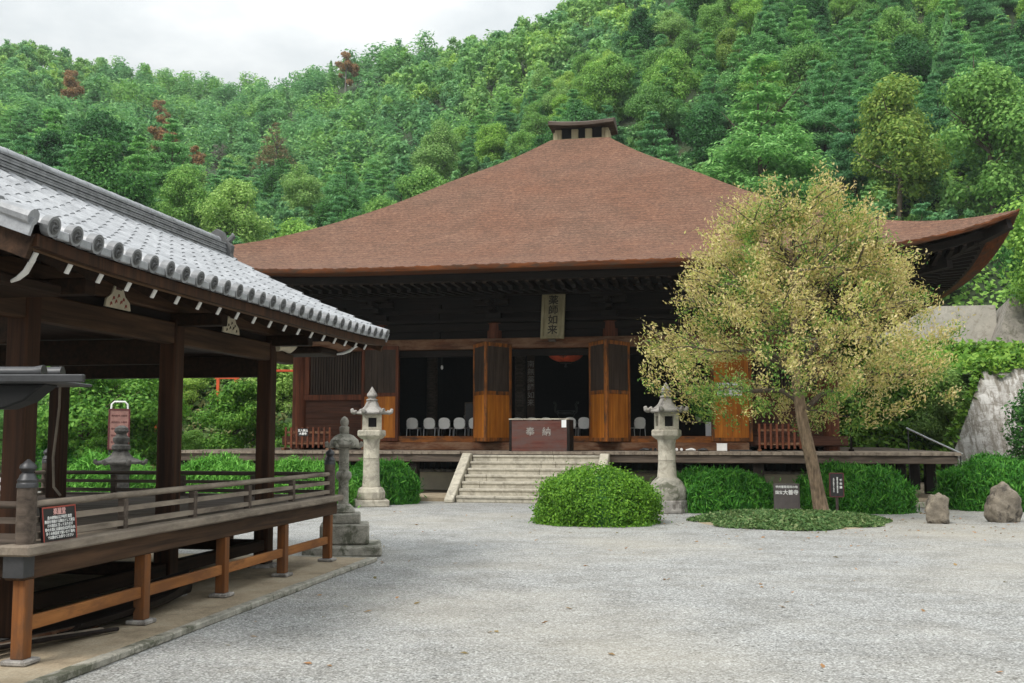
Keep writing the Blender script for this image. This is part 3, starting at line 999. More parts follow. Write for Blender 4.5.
# stone kerb and packed earth terrace in front of the hall
m = MB()
m.box((-11.5, -13.4, 0.0), (16.5, 14.0, 0.10))
o = m.build('earth_terrace', 'packed_earth'); o.location = TC; o.rotation_euler = (0, 0, -TH); tag(o, kind='structure')
m = MB()
x_ = -8.5
while x_ < 12.0:
    w = srng.uniform(0.9, 1.5)
    if x_+w < -2.16 or x_ > 2.16:
        m.box((x_, -13.66, 0), (x_+w-0.012, -13.40, 0.135+srng.uniform(-0.008, 0.008)))
    x_ += w
m2 = MB()
kerb = m.build('stone_kerb', 'granite_step', None, 0.015); kerb.location = TC; kerb.rotation_euler = (0, 0, -TH); tag(kerb, kind='structure')

# offertory box
box = thing('offertory_box', 'reddish wooden offertory box with two faded characters at the top of the steps', 'offertory box', T(0.0, -11.05, 1.352), -TH)
m = MB()
m.box((-0.86, -0.05, 0.09), (0.86, 0.0, 0.92)); m.box((-0.86, 0.78, 0.09), (0.86, 0.83, 0.92))
m.box((-0.80, 0.0, 0.09), (0.80, 0.78, 0.14))
m.build('panel', 'red_box_wood', box, 0.006)
for x_ in (-0.865, 0.865):
    m = MB(); m.box((x_-0.04, -0.06, 0.0), (x_+0.04, 0.84, 0.93)); m.build('end_panel', 'dark_timber_deep', box, 0.006)
m = MB(); m.box((-0.82, -0.065, 0.0), (0.82, -0.01, 0.088)); m.build('base_rail', 'red_box_wood', box, 0.006)
m = MB()
for k in range(9): m.box((-0.82, 0.02+0.085*k, 0.88), (0.82, 0.06+0.085*k, 0.915))
m.build('grate', 'brown_timber', box)
m = MB(); m.box((-0.91, -0.075, 0.93), (0.91, -0.005, 0.965)); m.build('rim', 'granite_pale', box)
lettering('奉', 0.27, 'granite_grey', box, facing(-0.27, -0.054, 0.56), 'inscription', bold=0.004)
lettering('納', 0.27, 'granite_grey', box, facing(0.22, -0.054, 0.56), 'inscription', bold=0.004)
m = MB(); m.box((0.67, -0.064, 0.70), (0.81, -0.058, 0.92)); m.build('paper_notice', 'white_paper', box)

# chairs behind the threshold
def make_chair(label, group):
    c = thing('chair', label, 'chair', (0, 0, 0), 0, group)
    m = MB()
    pts = []
    n = 20
    def bk(a, k):
        ang = 2*PI*a/n
        sx = 0.20*abs(math.cos(ang))**0.8*(1 if math.cos(ang) >= 0 else -1)
        sz = 0.19*abs(math.sin(ang))**0.8*(1 if math.sin(ang) >= 0 else -1)
        return (sx, -0.20-0.10*(sz+0.19)+[0.012, -0.012][k]+0.06*(1-(sx/0.2)**2)*-0.3, 0.60+sz)
    vs = [bk(a, k) for k in (0, 1) for a in range(n)]
    fs = [tuple(range(n)), tuple(range(2*n-1, n-1, -1))]+[(a, (a+1) % n, n+(a+1) % n, n+a) for a in range(n)]
    m.add(vs, fs); m.build('backrest', 'chair_plastic', c)
    m = MB(); m.box((-0.20, -0.18, 0.42), (0.20, 0.22, 0.46)); m.build('seat', 'chair_plastic', c, 0.015)
    for sx in (-0.19, 0.19):
        m = MB(); m.tube([(sx, -0.26, 0), (sx, -0.19, 0.42), (sx*0.95, -0.235, 0.66)], 0.012, 8); m.build('leg', 'chair_metal', c)
        m = MB(); m.tube([(sx, 0.22, 0), (sx, 0.16, 0.42)], 0.012, 8); m.build('leg', 'chair_metal', c)
    m = MB(); m.tube([(-0.19, -0.245, 0.10), (0.19, -0.245, 0.10)], 0.010, 8); m.build('stretcher', 'chair_metal', c)
    return c
chair0 = make_chair('', 'white chairs in the temple hall')
def u_of(px, v, z=2.2):
    # u on the plane v of the hall for an image column
    lo, hi = -9.0, 9.0
    for _ in range(50):
        mid = (lo+hi)/2
        if project(T(mid, v, z))[0] < px: lo = mid
        else: hi = mid
    return (lo+hi)/2
row_labels = []
def put_chair(px, v, label, first=[True], rot=0.0):
    c = chair0 if first[0] else copy_tree(chair0)
    first[0] = False
    c.location = T(u_of(px, v), v, 1.62); c.rotation_euler = (0, 0, -TH+rot)
    c['label'] = label
names = ['leftmost', 'second from left', 'middle', 'fourth from left', 'rightmost']
for px, nm in zip((414, 431, 446, 461, 476), names):
    put_chair(px, -7.55, 'white round backed chair, %s in the left temple doorway' % nm)
names = ['leftmost of the white chairs behind the offertory box', 'second of the white chairs behind the offertory box', 'third of the white chairs behind the offertory box', 'white chair just right of the offertory box, half hidden', 'white chair in full view between the offertory box and the right door leaf', 'white chair cut off by the right leaf of the middle door']
for px, nm in zip((519, 533, 547, 571, 585, 597), names):
    put_chair(px, -7.55, nm)
put_chair(637, -7.4, 'white chair at the left edge of the right temple doorway', rot=0.5)

# bronze censer with two tall handles on a stand
cen = thing('incense_burner', 'dark bronze incense burner with two tall curled handles inside the middle doorway', 'incense burner', T(u_of(566, -6.7), -6.7, 1.62), -TH)
m = MB(); m.box((-0.35, -0.3, 0), (0.35, 0.3, 0.62)); m.build('stand', 'dark_timber_upright', cen, 0.02)
m = MB(); m.lathe([(0.16, 0.62), (0.17, 0.68), (0.10, 0.72), (0.24, 0.80), (0.30, 0.90), (0.27, 0.98), (0.31, 1.02), (0.28, 1.03)], 24); m.build('bowl', 'bronze', cen, smooth=True)
for sx in (-1, 1):
    m = MB(); m.tube([(sx*0.27, 0, 0.94), (sx*0.36, 0, 1.00), (sx*0.37, 0, 1.12), (sx*0.33, 0, 1.22), (sx*0.38, 0, 1.30), (sx*0.43, 0, 1.29)], 0.035, 8); m.build('handle', 'bronze', cen, smooth=True)
# red paper lantern
lan = thing('paper_lantern', 'large red paper lantern hanging at the top of the middle doorway', 'lantern', T(u_of(567, -7.6, 4.5), -7.9, 4.16), -TH)
m = MB()
prof = []
for k in range(25):
    a = k/24
    prof.append((0.16+0.42*math.sin(PI*a)**0.6+0.008*(k % 2), 0.04+0.58*a))
m.lathe(prof, 28); m.build('shade', 'lantern_red', lan, smooth=True)
m = MB(); m.lathe([(0.19, 0), (0.19, 0.06)], 20); m.build('rim', 'ink', lan)
m = MB(); m.tube([(0, 0, -0.12), (0, 0, 0.01)], [0.05, 0.02], 8); m.build('tassel', 'dark_metal', lan)
lettering('奉', 0.26, 'ink', lan, facing(0, -0.585, 0.22), 'inscription')
# inscribed hanging board
hb = thing('hanging_board', 'narrow grey board with a column of characters inside the middle doorway', 'board', T(u_of(531, -6.6, 3), -6.6, 1.62), -TH)
m = MB(); m.box((-0.13, -0.02, 0.45), (0.13, 0.02, 3.0)); m.build('board', 'weathered_panel', hb, 0.005)
lettering('南無薬師如来', 0.25, 'granite_grey', hb, facing(0, -0.024, 1.95), 'inscription', True, spacing=1.05)
m = MB(); m.box((-0.2, -0.12, 0), (0.2, 0.12, 0.45)); m.build('base', 'dark_timber', hb)
# furniture in the right doorway
tb = thing('side_table', 'small dark table behind the right temple doorway', 'table', T(u_of(695, -7.6), -7.6, 1.62), -TH)
m = MB(); m.box((-0.42, -0.25, 0.60), (0.42, 0.25, 0.65)); m.build('tabletop', 'grey_timber', tb, 0.008)
for sx in (-0.38, 0.38):
    for sy in (-0.2, 0.2):
        m = MB(); m.box((sx-0.03, sy-0.03, 0), (sx+0.03, sy+0.03, 0.60)); m.build('leg', 'dark_timber_upright', tb)
pp = thing('potted_plant', 'leafy potted plant on the small dark table in the right doorway', 'plant', T(u_of(699, -7.6), -7.6, 2.27), -TH)
m = MB(); m.lathe([(0.09, 0), (0.12, 0.14), (0.13, 0.15)], 14); m.build('pot', 'granite_grey', pp, smooth=True)
rg = np.random.default_rng(4)
P, N = shell_points(rg, (0, 0, 0.38), (0.26, 0.2, 0.24), 160, 0.2)
mesh_obj('leaves', quads_mesh('leaves', leaf_arrays(P, N, 0.09, rg, 2.2), ['leaf_dark']), pp)
cb_ = thing('white_cabinet', 'low white cabinet at the right edge of the right doorway', 'cabinet', T(u_of(711, -7.9), -7.9, 1.62), -TH)
m = MB(); m.box((-0.17, -0.2, 0), (0.17, 0.2, 0.62)); m.build('body', 'white_paint', cb_, 0.01)
m = MB(); m.box((-0.15, -0.212, 0.04), (0.15, -0.203, 0.56)); m.build('door', 'white_paper', cb_, 0.003)
# low altar rail with little pale things glinting in the dark of the left doorway
alt = thing('altar_table', 'dark altar table with small pale vessels deep in the left doorway', 'table', T(-3.4, -4.2, 1.62), -TH)
m = MB(); m.box((-1.3, -0.3, 0.75), (1.3, 0.3, 0.82)); m.build('tabletop', 'dark_timber', alt, 0.01)
for sx in (-1.2, 1.2):
    m = MB(); m.box((sx-0.05, -0.25, 0), (sx+0.05, 0.25, 0.75)); m.build('leg', 'dark_timber_upright', alt)
for x_ in (-0.5, -0.12, 0.1, 0.42):
    m = MB(); m.lathe([(0.04, 0.82), (0.06, 0.9), (0.03, 0.98), (0.045, 1.03)], 12, (x_, 0, 0)); m.build('vessel', 'pale_metal', alt, smooth=True)
# framed notice by the left doorway
fn = thing('framed_notice', 'thin framed panel standing behind the chairs in the left doorway', 'panel', T(u_of(472, -7.0), -7.0, 1.62), -TH)
m = MB()
for sx in (-0.24, 0.24): m.box((sx-0.02, -0.02, 0), (sx+0.02, 0.02, 1.32))
m.box((-0.22, -0.02, 1.28), (0.22, 0.02, 1.32)); m.build('frame', 'grey_timber', fn)
m = MB(); m.box((-0.22, -0.008, 0.5), (0.22, 0.008, 1.28)); m.build('board', 'sign_black', fn)
# hanging white lamp
hl = thing('hanging_lamp', 'tiny white bulb hanging at the head of the left doorway', 'lamp', T(u_of(442, -8.0, 4.2), -8.0, 4.0), -TH)
m = MB(); m.lathe([(0.015, 0), (0.045, 0.05), (0.035, 0.12), (0.02, 0.14)], 14); m.build('bulb', 'white_paint', hl, smooth=True)
m = MB(); m.tube([(0, 0, 0.14), (0, 0, 0.95)], 0.012, 6); m.build('cord', 'dark_metal', hl)

# notice on the right door
nt = thing('door_notice', 'white paper notice pinned on the bright orange right door', 'notice', T(5.55, -9.10, 3.02), -TH+R(-3))
m = MB(); m.box((-0.37, -0.006, 0), (0.37, 0.0, 0.40)); m.build('sheet', 'white_paper', nt)
lettering('御朱印 受付', 0.10, 'leaf_dark', nt, facing(0, -0.008, 0.27), 'lettering')
lettering('本堂内にて', 0.07, 'ink', nt, facing(-0.05, -0.008, 0.12), 'lettering')
m = MB(); m.box((0.24, -0.009, 0.04), (0.32, -0.0065, 0.10)); m.build('seal_mark', 'red_paint', nt)

# picket barriers on the veranda
def picket(name, label, u0, u1, v, h, mat, post_mat):
    f = thing(name, label, 'barrier', T((u0+u1)/2, v, 1.358), -TH)
    L_ = (u1-u0)/2
    m = MB()
    n = max(3, int((u1-u0)/0.165))
    for k in range(n+1):
        x_ = -L_+2*L_*k/n
        m.box((x_-0.032, -0.015, 0.07), (x_+0.032, 0.015, h))
    m.build('pickets', mat, f, 0.004)
    for z_ in (0.18, h*0.72):
        m = MB(); m.box((-L_-0.04, 0.016, z_), (L_+0.04, 0.05, z_+0.07)); m.build('rail', post_mat, f, 0.004)
    for x_ in (-L_, L_):
        m = MB(); m.box((x_-0.05, -0.22, 0), (x_+0.05, 0.22, 0.068)); m.build('foot', post_mat, f, 0.005)
    return f
pf = picket('picket_barrier', 'brown picket barrier with a small white lettered sign on the left veranda', u_of(286, -10.4), u_of(330, -10.4), -10.4, 0.72, 'brown_timber_upright', 'brown_timber')
m = MB(); m.box((-0.32, -0.026, 0.44), (0.02, -0.017, 0.68)); sg = m.build('sign', 'sign_black', pf)
lettering('立入禁止', 0.085, 'white_paint', sg, facing(-0.15, -0.029, 0.61), 'lettering', bold=0.003)
lettering('大善寺', 0.085, 'white_paint', sg, facing(-0.15, -0.029, 0.51), 'lettering', bold=0.003)
picket('picket_barrier', 'reddish brown picket barrier behind the tree trunk on the right veranda', u_of(759, -10.3), u_of(806, -10.3), -10.3, 0.80, 'brown_timber_upright', 'brown_timber')
picket('picket_barrier', 'black picket barrier at the far right corner of the veranda', u_of(860, -9.6), u_of(890, -9.6), -9.6, 0.72, 'dark_timber_upright', 'dark_timber')

# shoes and small things on the veranda
def shoe(px, v, label, mat, rz=0.0, pair=True):
    s = thing('pair_of_shoes', label, 'shoes', T(u_of(px, v, 1.4), v, 1.36), -TH+rz)
    for sx in (-0.07, 0.07):
        m = MB()
        prof = [(0.0, 0.035, 0.035), (0.06, 0.042, 0.07), (0.13, 0.040, 0.085), (0.20, 0.046, 0.06), (0.27, 0.036, 0.045)]
        vs = []; fs = []
        for (y_, w, h) in prof:
            for a in range(8):
                vs.append((sx+w*math.cos(2*PI*a/8), y_-0.13, max(0.0, h/2+h/2*math.sin(2*PI*a/8))))
        for i in range(len(prof)-1):
            for a in range(8): fs.append((i*8+a, i*8+(a+1) % 8, (i+1)*8+(a+1) % 8, (i+1)*8+a))
        fs += [tuple(range(7, -1, -1)), tuple(32+a for a in range(8))]
        m.add(vs, fs); m.build('shoe', mat, s, smooth=True)
shoe(645, -9.7, 'pair of black shoes left below the right doorway', 'shoe_black', 1.2)
shoe(653, -9.75, 'pair of dark shoes beside the stone lantern finial, second from the left door', 'shoe_black', 0.2)
shoe(679, -9.7, 'pair of white shoes just right of the stone lantern', 'white_paint', 0.1)
shoe(691, -9.72, 'pair of white sneakers in the middle of the right threshold', 'white_paint', 1.4)
shoe(703, -9.7, 'pair of bulky black boots on the right threshold', 'shoe_black', 1.3)
wb = thing('white_carton', 'small white carton on the veranda below the orange right door', 'box', T(u_of(722, -9.9, 1.4), -9.9, 1.36), -TH)
m = MB(); m.box((-0.15, -0.1, 0), (0.15, 0.1, 0.20)); m.build('body', 'white_paint', wb, 0.008)
m = MB(); m.box((-0.155, -0.105, 0.20), (0.155, 0.105, 0.222)); m.build('lid', 'white_paper', wb, 0.004)
mt = MB(); mt.box((-0.32, -0.14, 0), (0.32, 0.14, 0.035)); o = mt.build('shoe_tray', 'dark_metal', None, 0.008)
o.location = T(u_of(741, -9.9, 1.4), -9.9, 1.36); o.rotation_euler = (0, 0, -TH); tag(o, 'flat dark tray lying beside the white carton on the veranda', 'tray')

# ------------------------------------------------------------------ the tiled pavilion on the left
PA = R(10.13)
PO = Vector((-3.768, 8.235, 0))
# local axes of the pavilion: y along its length (away), x to the right; k (leftward) = -x
pav = thing('tiled_pavilion', 'open wooden stage pavilion with a silver tiled gable roof and railed deck', 'pavilion', PO, -PA)
K = lambda k: -k
KC = 2.2
SC = 3.43
ROOF_E, RIDGE_H = -0.55, 4.60
def proof(sgn, a, s_):
    """roof surface: sgn -1 near eave side, +1 the far side; a 0 at the ridge .. 1 at the eave"""
    run_ = KC-ROOF_E
    e = abs((s_-SC)/4.22)
    z = RIDGE_H-(RIDGE_H-3.235)*(a*1.18-0.18*a*a)+0.055*e**5*a
    return Vector((-KC-sgn*run_*a, s_, z))
S0, S1 = -0.80, 7.66
m = MB()
for sgn in (-1, 1):
    na = 11
    for i in range(na):       # courses of pan tiles, each lapping the next
        a0, a1 = i/na, (i+1)/na
        sl = [S0+(S1-S0)*j/16 for j in range(17)]
        m.grid(lambda s_, k: proof(sgn, a0 if k == 0 else a1, s_)+Vector((0, 0, 0.0 if k == 0 else 0.022)), sl, [0, 1])
pt = m.build('tile_roof', 'tile_dark', pav)
m = MB()
NROW = 30
rr = random.Random(11)
rows = [S0+0.13+(S1-S0-0.26)*i/(NROW-1) for i in range(NROW)]
for sgn in (-1, 1):
    for s_ in rows:
        na = 9
        for i in range(na):
            a0, a1 = i/na, (i+1)/na+0.008
            p, q = proof(sgn, a0, s_), proof(sgn, a1, s_)
            vs = []
            d = (q-p).normalized(); up = Vector((0, 1, 0)).cross(d)
            if up.z < 0: up = -up
            j = rr.uniform(-0.004, 0.004)
            for c, r_ in ((p, 0.066), (q, 0.076)):
                for k in range(9):
                    an = PI*k/8
                    vs.append(c+Vector((0, math.cos(an)*r_+j, 0))+up*(0.012+math.sin(an)*r_*1.05))
            fs = [(k, k+1, k+10, k+9) for k in range(8)]
            fs.append(tuple(range(9, 18)))
            m.add(vs, fs)
m.build('cover_tiles', 'roof_tile', pav, smooth=True, angle=50)
# pan tiles between the rows (pale, shallow troughs)
m = MB()
for sgn in (-1, 1):
    for s0_, s1_ in zip(rows, rows[1:]):
        na = 11
        for i in range(na):
            a0, a1 = i/na, (i+1)/na
            def pan(w, k):
                s_ = s0_+(s1_-s0_)*w
                p = proof(sgn, a0 if k == 0 else a1, s_)
                return p+Vector((0, 0, 0.028-0.05*4*w*(1-w)*0.5+(0.0 if k == 0 else 0.024)))
            m.grid(pan, [0.15, 0.3, 0.5, 0.7, 0.85], [0, 1])
m.build('pan_tiles', 'roof_tile', pav, smooth=True, angle=50)
# round end tiles along both eaves
def end_tile(sgn, s_):
    p = proof(sgn, 1.0, s_)
    m = MB()
    d = Vector((-sgn, 0, -0.25)).normalized()
    c = p+Vector((0, 0, 0.03))
    m.tube([c-d*0.02, c+d*0.045], 0.078, 18)
    o = m.build('end_tile', 'tile_dark', pav)
    m = MB()
    m.tube([c+d*0.046, c+d*0.047], 0.058, 16)
    for an in range(3):
        a_ = an*2*PI/3+0.4
        y_ = Vector((0, 1, 0)); z_ = d.cross(y_)
        pts = [c+d*0.05+(y_*math.cos(a_+q*0.5)+z_*math.sin(a_+q*0.5))*(0.012+0.009*q) for q in range(5)]
        m.tube(pts, [0.013, 0.011, 0.009, 0.007, 0.004], 5)
    m.build('tile_crest', 'tile_face', o)
for s_ in rows: end_tile(-1, s_)
m = MB()
for s_ in rows:
    p = proof(1, 1.0, s_)+Vector((0, 0, 0.03)); m.tube([p, p+Vector((-0.045, 0, -0.01))], 0.078, 12)
m.build('rear_end_tiles', 'roof_tile', pav)
# flat lip tiles between
for s0_, s1_ in zip(rows, rows[1:]):
    p = proof(-1, 1.0, (s0_+s1_)/2)
    m = MB(); m.box((p.x-0.02, s0_+0.07, p.z-0.045), (p.x+0.03, s1_-0.07, p.z+0.02))
    m.build('lip_tile', 'roof_tile', pav, 0.006)
# ridge of stacked flat tiles with a half-round cap
m = MB()
for i in range(9):
    w = 0.17 if i % 2 == 0 else 0.160
    m.box((-KC-w, S0+0.02, RIDGE_H-0.10+0.033*i), (-KC+w, S1-0.02, RIDGE_H-0.10+0.033*i+0.024))
    m.box((-KC-0.13, S0+0.03, RIDGE_H-0.10+0.033*i+0.024), (-KC+0.13, S1-0.03, RIDGE_H-0.10+0.033*(i+1)))
m.build('ridge', 'tile_dark', pav)
m = MB()
y_ = S0
while y_ < S1:
    m.tube([(-KC, y_, RIDGE_H+0.215), (-KC, min(y_+0.31, S1), RIDGE_H+0.215)], [0.088, 0.082], 14); y_ += 0.3
m.build('ridge_cap', 'roof_tile', pav, smooth=True)
for s_, sg_ in ((S0, -1), (S1, 1)):
    m = MB()
    poly = [(-0.30, -0.22), (-0.24, 0.02), (-0.26, 0.14), (-0.16, 0.24), (-0.10, 0.36), (0, 0.42), (0.10, 0.36), (0.16, 0.24), (0.26, 0.14), (0.24, 0.02), (0.30, -0.22)]
    m.prism([(-KC+a, RIDGE_H+b) for a, b in poly], s_-0.04, s_+0.06, 'y')
    m.lathe([(0.09, 0), (0.10, 0.03), (0.05, 0.07)], 14, (-KC, s_+sg_*0.05, RIDGE_H+0.13))
    for sx in (-0.16, 0.16):
        m.tube([(-KC+sx, s_+0.0, RIDGE_H+0.2), (-KC+sx*1.5, s_+0.04*sg_, RIDGE_H+0.30), (-KC+sx*1.2, s_+0.10*sg_, RIDGE_H+0.36)], [0.05, 0.04, 0.015], 8)
    m.build('ridge_ornament', 'tile_face', pav, 0.01)
# verge tiles and barge boards at both gables
for s_, sg_ in ((S0, -1), (S1, 1)):
    for sgn in (-1, 1):
        m = MB()
        na = 10
        for i in range(na):
            p, q = proof(sgn, i/na, s_), proof(sgn, (i+1)/na, s_)
            m.beam(p+Vector((0, sg_*0.06, -0.035)), q+Vector((0, sg_*0.06, -0.025)), 0.03, 0.13)
            m.tube([p+Vector((0, sg_*0.05, 0.03)), q+Vector((0, sg_*0.05, 0.045))], [0.055, 0.064], 10)
        m.build('verge_tiles', 'roof_tile', pav)
        m = MB()
        for i in range(6):
            p, q = proof(sgn, i/6, s_), proof(sgn, (i+1)/6*0.98, s_)
            m.beam(p+Vector((0, -sg_*0.02, -0.19)), q+Vector((0, -sg_*0.02, -0.17)), 0.05, 0.18)
        m.build('barge_board', 'pavilion_side', pav)
# roof deck under the tiles
m = MB()
for sgn in (-1, 1):
    m.grid(lambda s_, a: proof(sgn, a, s_)+Vector((0, 0, -0.07)), [S0+0.03+(S1-S0-0.06)*j/12 for j in range(13)], [0, 0.25, 0.5, 0.75, 0.985])
m.build('roof_boards', 'pavilion_beam', pav)
for sgn in (-1, 1):
    m = MB()
    for j in range(16):
        s0_, s1_ = S0+0.02+(S1-S0-0.04)*j/16, S0+0.02+(S1-S0-0.04)*(j+1)/16
        m.beam(proof(sgn, 0.985, s0_)+Vector((0, 0, -0.115)), proof(sgn, 0.985, s1_)+Vector((0, 0, -0.115)), 0.055, 0.09)
    m.build('fascia', 'pavilion_post', pav)
    m = MB()
    for j in range(16):
        s0_, s1_ = S0+0.02+(S1-S0-0.04)*j/16, S0+0.02+(S1-S0-0.04)*(j+1)/16
        m.beam(proof(sgn, 0.955, s0_)+Vector((0, 0, -0.165)), proof(sgn, 0.955, s1_)+Vector((0, 0, -0.165)), 0.05, 0.05)
    m.build('fascia', 'fascia_wood', pav)
# rafters, each with a white painted end
y_ = S0+0.22
raf = None
while y_ < S1-0.1:
    m = MB()
    for sgn in (-1,):
        p, q = proof(sgn, 0.30, y_)+Vector((0, 0, -0.15)), proof(sgn, 0.935, y_)+Vector((0, 0, -0.245))
        m.beam(p, q, 0.054, 0.085)
    o = m.build('rafter', 'pavilion_beam', pav)
    d = (q-p).normalized()
    m = MB(); m.beam(q+d*0.001, q+d*0.012, 0.050, 0.080); m.build('painted_end', 'white_paint', o)
    y_ += 0.43
# posts on stones
PK = [0.65, 3.75]
PS = [0.80, 3.42, 6.05]
for k in PK:
    for s_ in PS:
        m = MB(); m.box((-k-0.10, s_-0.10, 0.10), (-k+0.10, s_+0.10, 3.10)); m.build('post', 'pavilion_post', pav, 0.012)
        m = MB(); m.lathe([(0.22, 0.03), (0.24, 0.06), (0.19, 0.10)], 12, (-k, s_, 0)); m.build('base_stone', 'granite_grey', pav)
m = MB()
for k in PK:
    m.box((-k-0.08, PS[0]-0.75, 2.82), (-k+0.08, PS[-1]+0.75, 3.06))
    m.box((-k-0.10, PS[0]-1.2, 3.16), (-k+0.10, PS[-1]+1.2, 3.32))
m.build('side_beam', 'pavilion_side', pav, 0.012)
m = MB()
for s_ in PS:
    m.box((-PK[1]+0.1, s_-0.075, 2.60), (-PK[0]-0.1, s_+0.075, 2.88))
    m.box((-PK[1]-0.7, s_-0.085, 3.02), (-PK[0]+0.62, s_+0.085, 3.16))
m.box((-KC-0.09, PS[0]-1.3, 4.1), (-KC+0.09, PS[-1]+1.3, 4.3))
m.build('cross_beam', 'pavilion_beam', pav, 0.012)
m = MB(); m.box((-PK[1]+0.1, PS[-1]-0.03, 2.885), (-PK[0]-0.1, PS[-1]+0.03, 3.015)); m.build('gap_board', 'pavilion_beam', pav)  # added dark board, blocks the bright gap above the far cross beam
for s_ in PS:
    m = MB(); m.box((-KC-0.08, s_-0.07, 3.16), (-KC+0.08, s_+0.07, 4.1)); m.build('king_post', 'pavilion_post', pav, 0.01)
# boarded ceiling hides the roof frame
m = MB(); m.box((-PK[1], PS[0]-0.0, 2.90), (-PK[0], PS[-1], 2.95)); m.build('ceiling_boards', 'pavilion_beam', pav)
m = MB()
for k in (0.66, 3.74):
    m.box((-k-0.03, PS[0]-0.7, 3.065), (-k+0.03, PS[-1]+0.7, 3.155))
m.build('upper_board', 'dark_timber_deep', pav)
# gable boards
for s_ in (PS[0]-0.55, PS[-1]+0.55):
    m = MB(); m.prism([(-KC-2.1, 3.28), (-KC+2.1, 3.28), (-KC, 4.35)], s_-0.03, s_+0.03, 'y'); m.build('gable_board', 'pavilion_beam', pav)
# white painted scroll noses at the corners, cream carved struts
for s_ in (PS[0]-1.0, PS[-1]+1.0):
    sg_ = -1 if s_ < 3 else 1
    m = MB()
    pts = [Vector((-0.60+0.55, s_+sg_*0.05, 2.98)), Vector((0.05, s_+sg_*0.09, 3.0)), Vector((0.14, s_+sg_*0.13, 3.04)), Vector((0.20, s_+sg_*0.16, 3.10)), Vector((0.26, s_+sg_*0.2, 3.12))]
    m.tube(pts, [0.012, 0.020, 0.024, 0.022, 0.012], 8)
    m.build('scroll_nose', 'white_paint', pav, smooth=True)
    m = MB(); m.box((-0.65-0.06, min(s_-sg_*0.6, s_+sg_*0.2), 2.95), (-0.65+0.62, max(s_-sg_*0.6, s_+sg_*0.1), 3.05)); m.build('nose_beam', 'pavilion_beam', pav, 0.02)
for s_ in (2.10, 4.68):
    m = MB()
    poly = [(-0.22, 0), (-0.20, 0.08), (-0.12, 0.13), (-0.07, 0.22), (0.07, 0.22), (0.12, 0.13), (0.20, 0.08), (0.22, 0)]
    m.prism([(s_+a*1.05, 3.065+b*1.0) for a, b in poly], -0.555, -0.535, 'x')
    st = m.build('carved_strut', 'cream_paint', pav)
    m = MB()
    for q in range(7):
        a = -0.135+0.045*q; b = 0.03+0.045*(q % 2)+0.05*(1-abs(a)/0.15)
        m.tube([(-0.534, s_+a-0.018, 3.065+b-0.02), (-0.532, s_+a, 3.065+b+0.012), (-0.534, s_+a+0.02, 3.065+b-0.008)], [0.004, 0.010, 0.004], 6)
    m.build('painted_pattern', 'bark_brown' if s_ > 3 else 'red_paint', st)
    m = MB(); m.box((-0.62, s_-0.05, 3.25), (-0.53, s_+0.05, 3.34)); m.build('bearing_block', 'red_box_wood', st)
# pale carved beam nose beside the far right post
m = MB()
m.tube([(-0.54, PS[-1]+0.04, 3.02), (-0.50, PS[-1]+0.18, 3.06), (-0.46, PS[-1]+0.32, 3.02), (-0.43, PS[-1]+0.42, 3.06), (-0.41, PS[-1]+0.48, 3.13)], [0.07, 0.085, 0.075, 0.05, 0.02], 10)
m.tube([(-0.46, PS[-1]+0.14, 3.10), (-0.40, PS[-1]+0.20, 3.14), (-0.38, PS[-1]+0.30, 3.12)], [0.04, 0.04, 0.015], 8)
m.build('carved_nose', 'cream_paint', pav, smooth=True)
# deck and its edge posts
DK0, DK1, DS0, DS1 = -0.12, 4.52, -0.12, 6.98
m = MB()
x_ = -DK1+0.0
rv = random.Random(9)
y_ = DS0
while y_ < DS1-0.01:
    w = min(0.24, DS1-y_)
    m.box((-DK1, y_, 0.885), (-DK0-0.26, y_+w-0.006, 0.945+rv.uniform(-0.003, 0.003))); y_ += w
m.build('deck', 'grey_timber', pav)
m = MB()
m.box((-DK0-0.255, DS0-0.03, 0.885), (-DK0+0.02, DS1+0.03, 0.968))
m.build('deck_edge', 'grey_timber_deep', pav, 0.015)
m = MB(); m.box((-DK1-0.02, DS0-0.03, 0.886), (-DK1+0.2, DS1+0.03, 0.966))
m.build('deck_edge', 'grey_timber_deep', pav, 0.015)
for a_, b_ in ((DS0-0.04, DS0+0.14), (DS1-0.14, DS1+0.04)):
    m = MB(); m.box((-DK1, a_, 0.887), (-DK0-0.26, b_, 0.967)); m.build('deck_edge', 'grey_timber', pav, 0.012)
m = MB()
m.box((-0.10, DS0+0.02, 0.70), (0.06, DS1-0.02, 0.884)); m.box((-DK1+0.08, DS0+0.02, 0.70), (-DK1+0.22, DS1-0.02, 0.884))
m.build('joist', 'pavilion_side', pav, 0.01)
m = MB()
for s_ in (0.0, 6.85): m.box((-DK1+0.23, s_-0.06, 0.71), (-0.105, s_+0.06, 0.883))
m.build('joist', 'pavilion_beam', pav, 0.01)
EP = [0.0, 1.77, 3.45, 5.14, 6.75]
for s_ in EP:
    m = MB(); m.box((-0.055, s_-0.055, 0.10), (0.055, s_+0.055, 0.699)); ep = m.build('deck_post', 'cedar_post', pav, 0.006)
    m = MB(); m.box((-0.105, s_-0.105, 0.06), (0.105, s_+0.105, 0.10)); m.build('base_stone', 'granite_grey', ep, 0.01)
    m = MB(); m.box((-DK1+0.07, s_-0.075, 0.06), (-DK1+0.22, s_+0.075, 0.699)); m.build('deck_post', 'pavilion_post', pav, 0.006)
for s_ in (1.5, 3.0):
    for yy in (0.0, 6.75):
        m = MB(); m.box((-s_-0.07, yy-0.07, 0.06), (-s_+0.07, yy+0.07, 0.709)); m.build('deck_post', 'pavilion_post', pav, 0.006)
for a, b in zip(EP, EP[1:]):
    m = MB(); m.box((-0.025, a+0.056, 0.30), (0.025, b-0.056, 0.405)); m.build('brace_rail', 'cedar_rail', pav, 0.006)
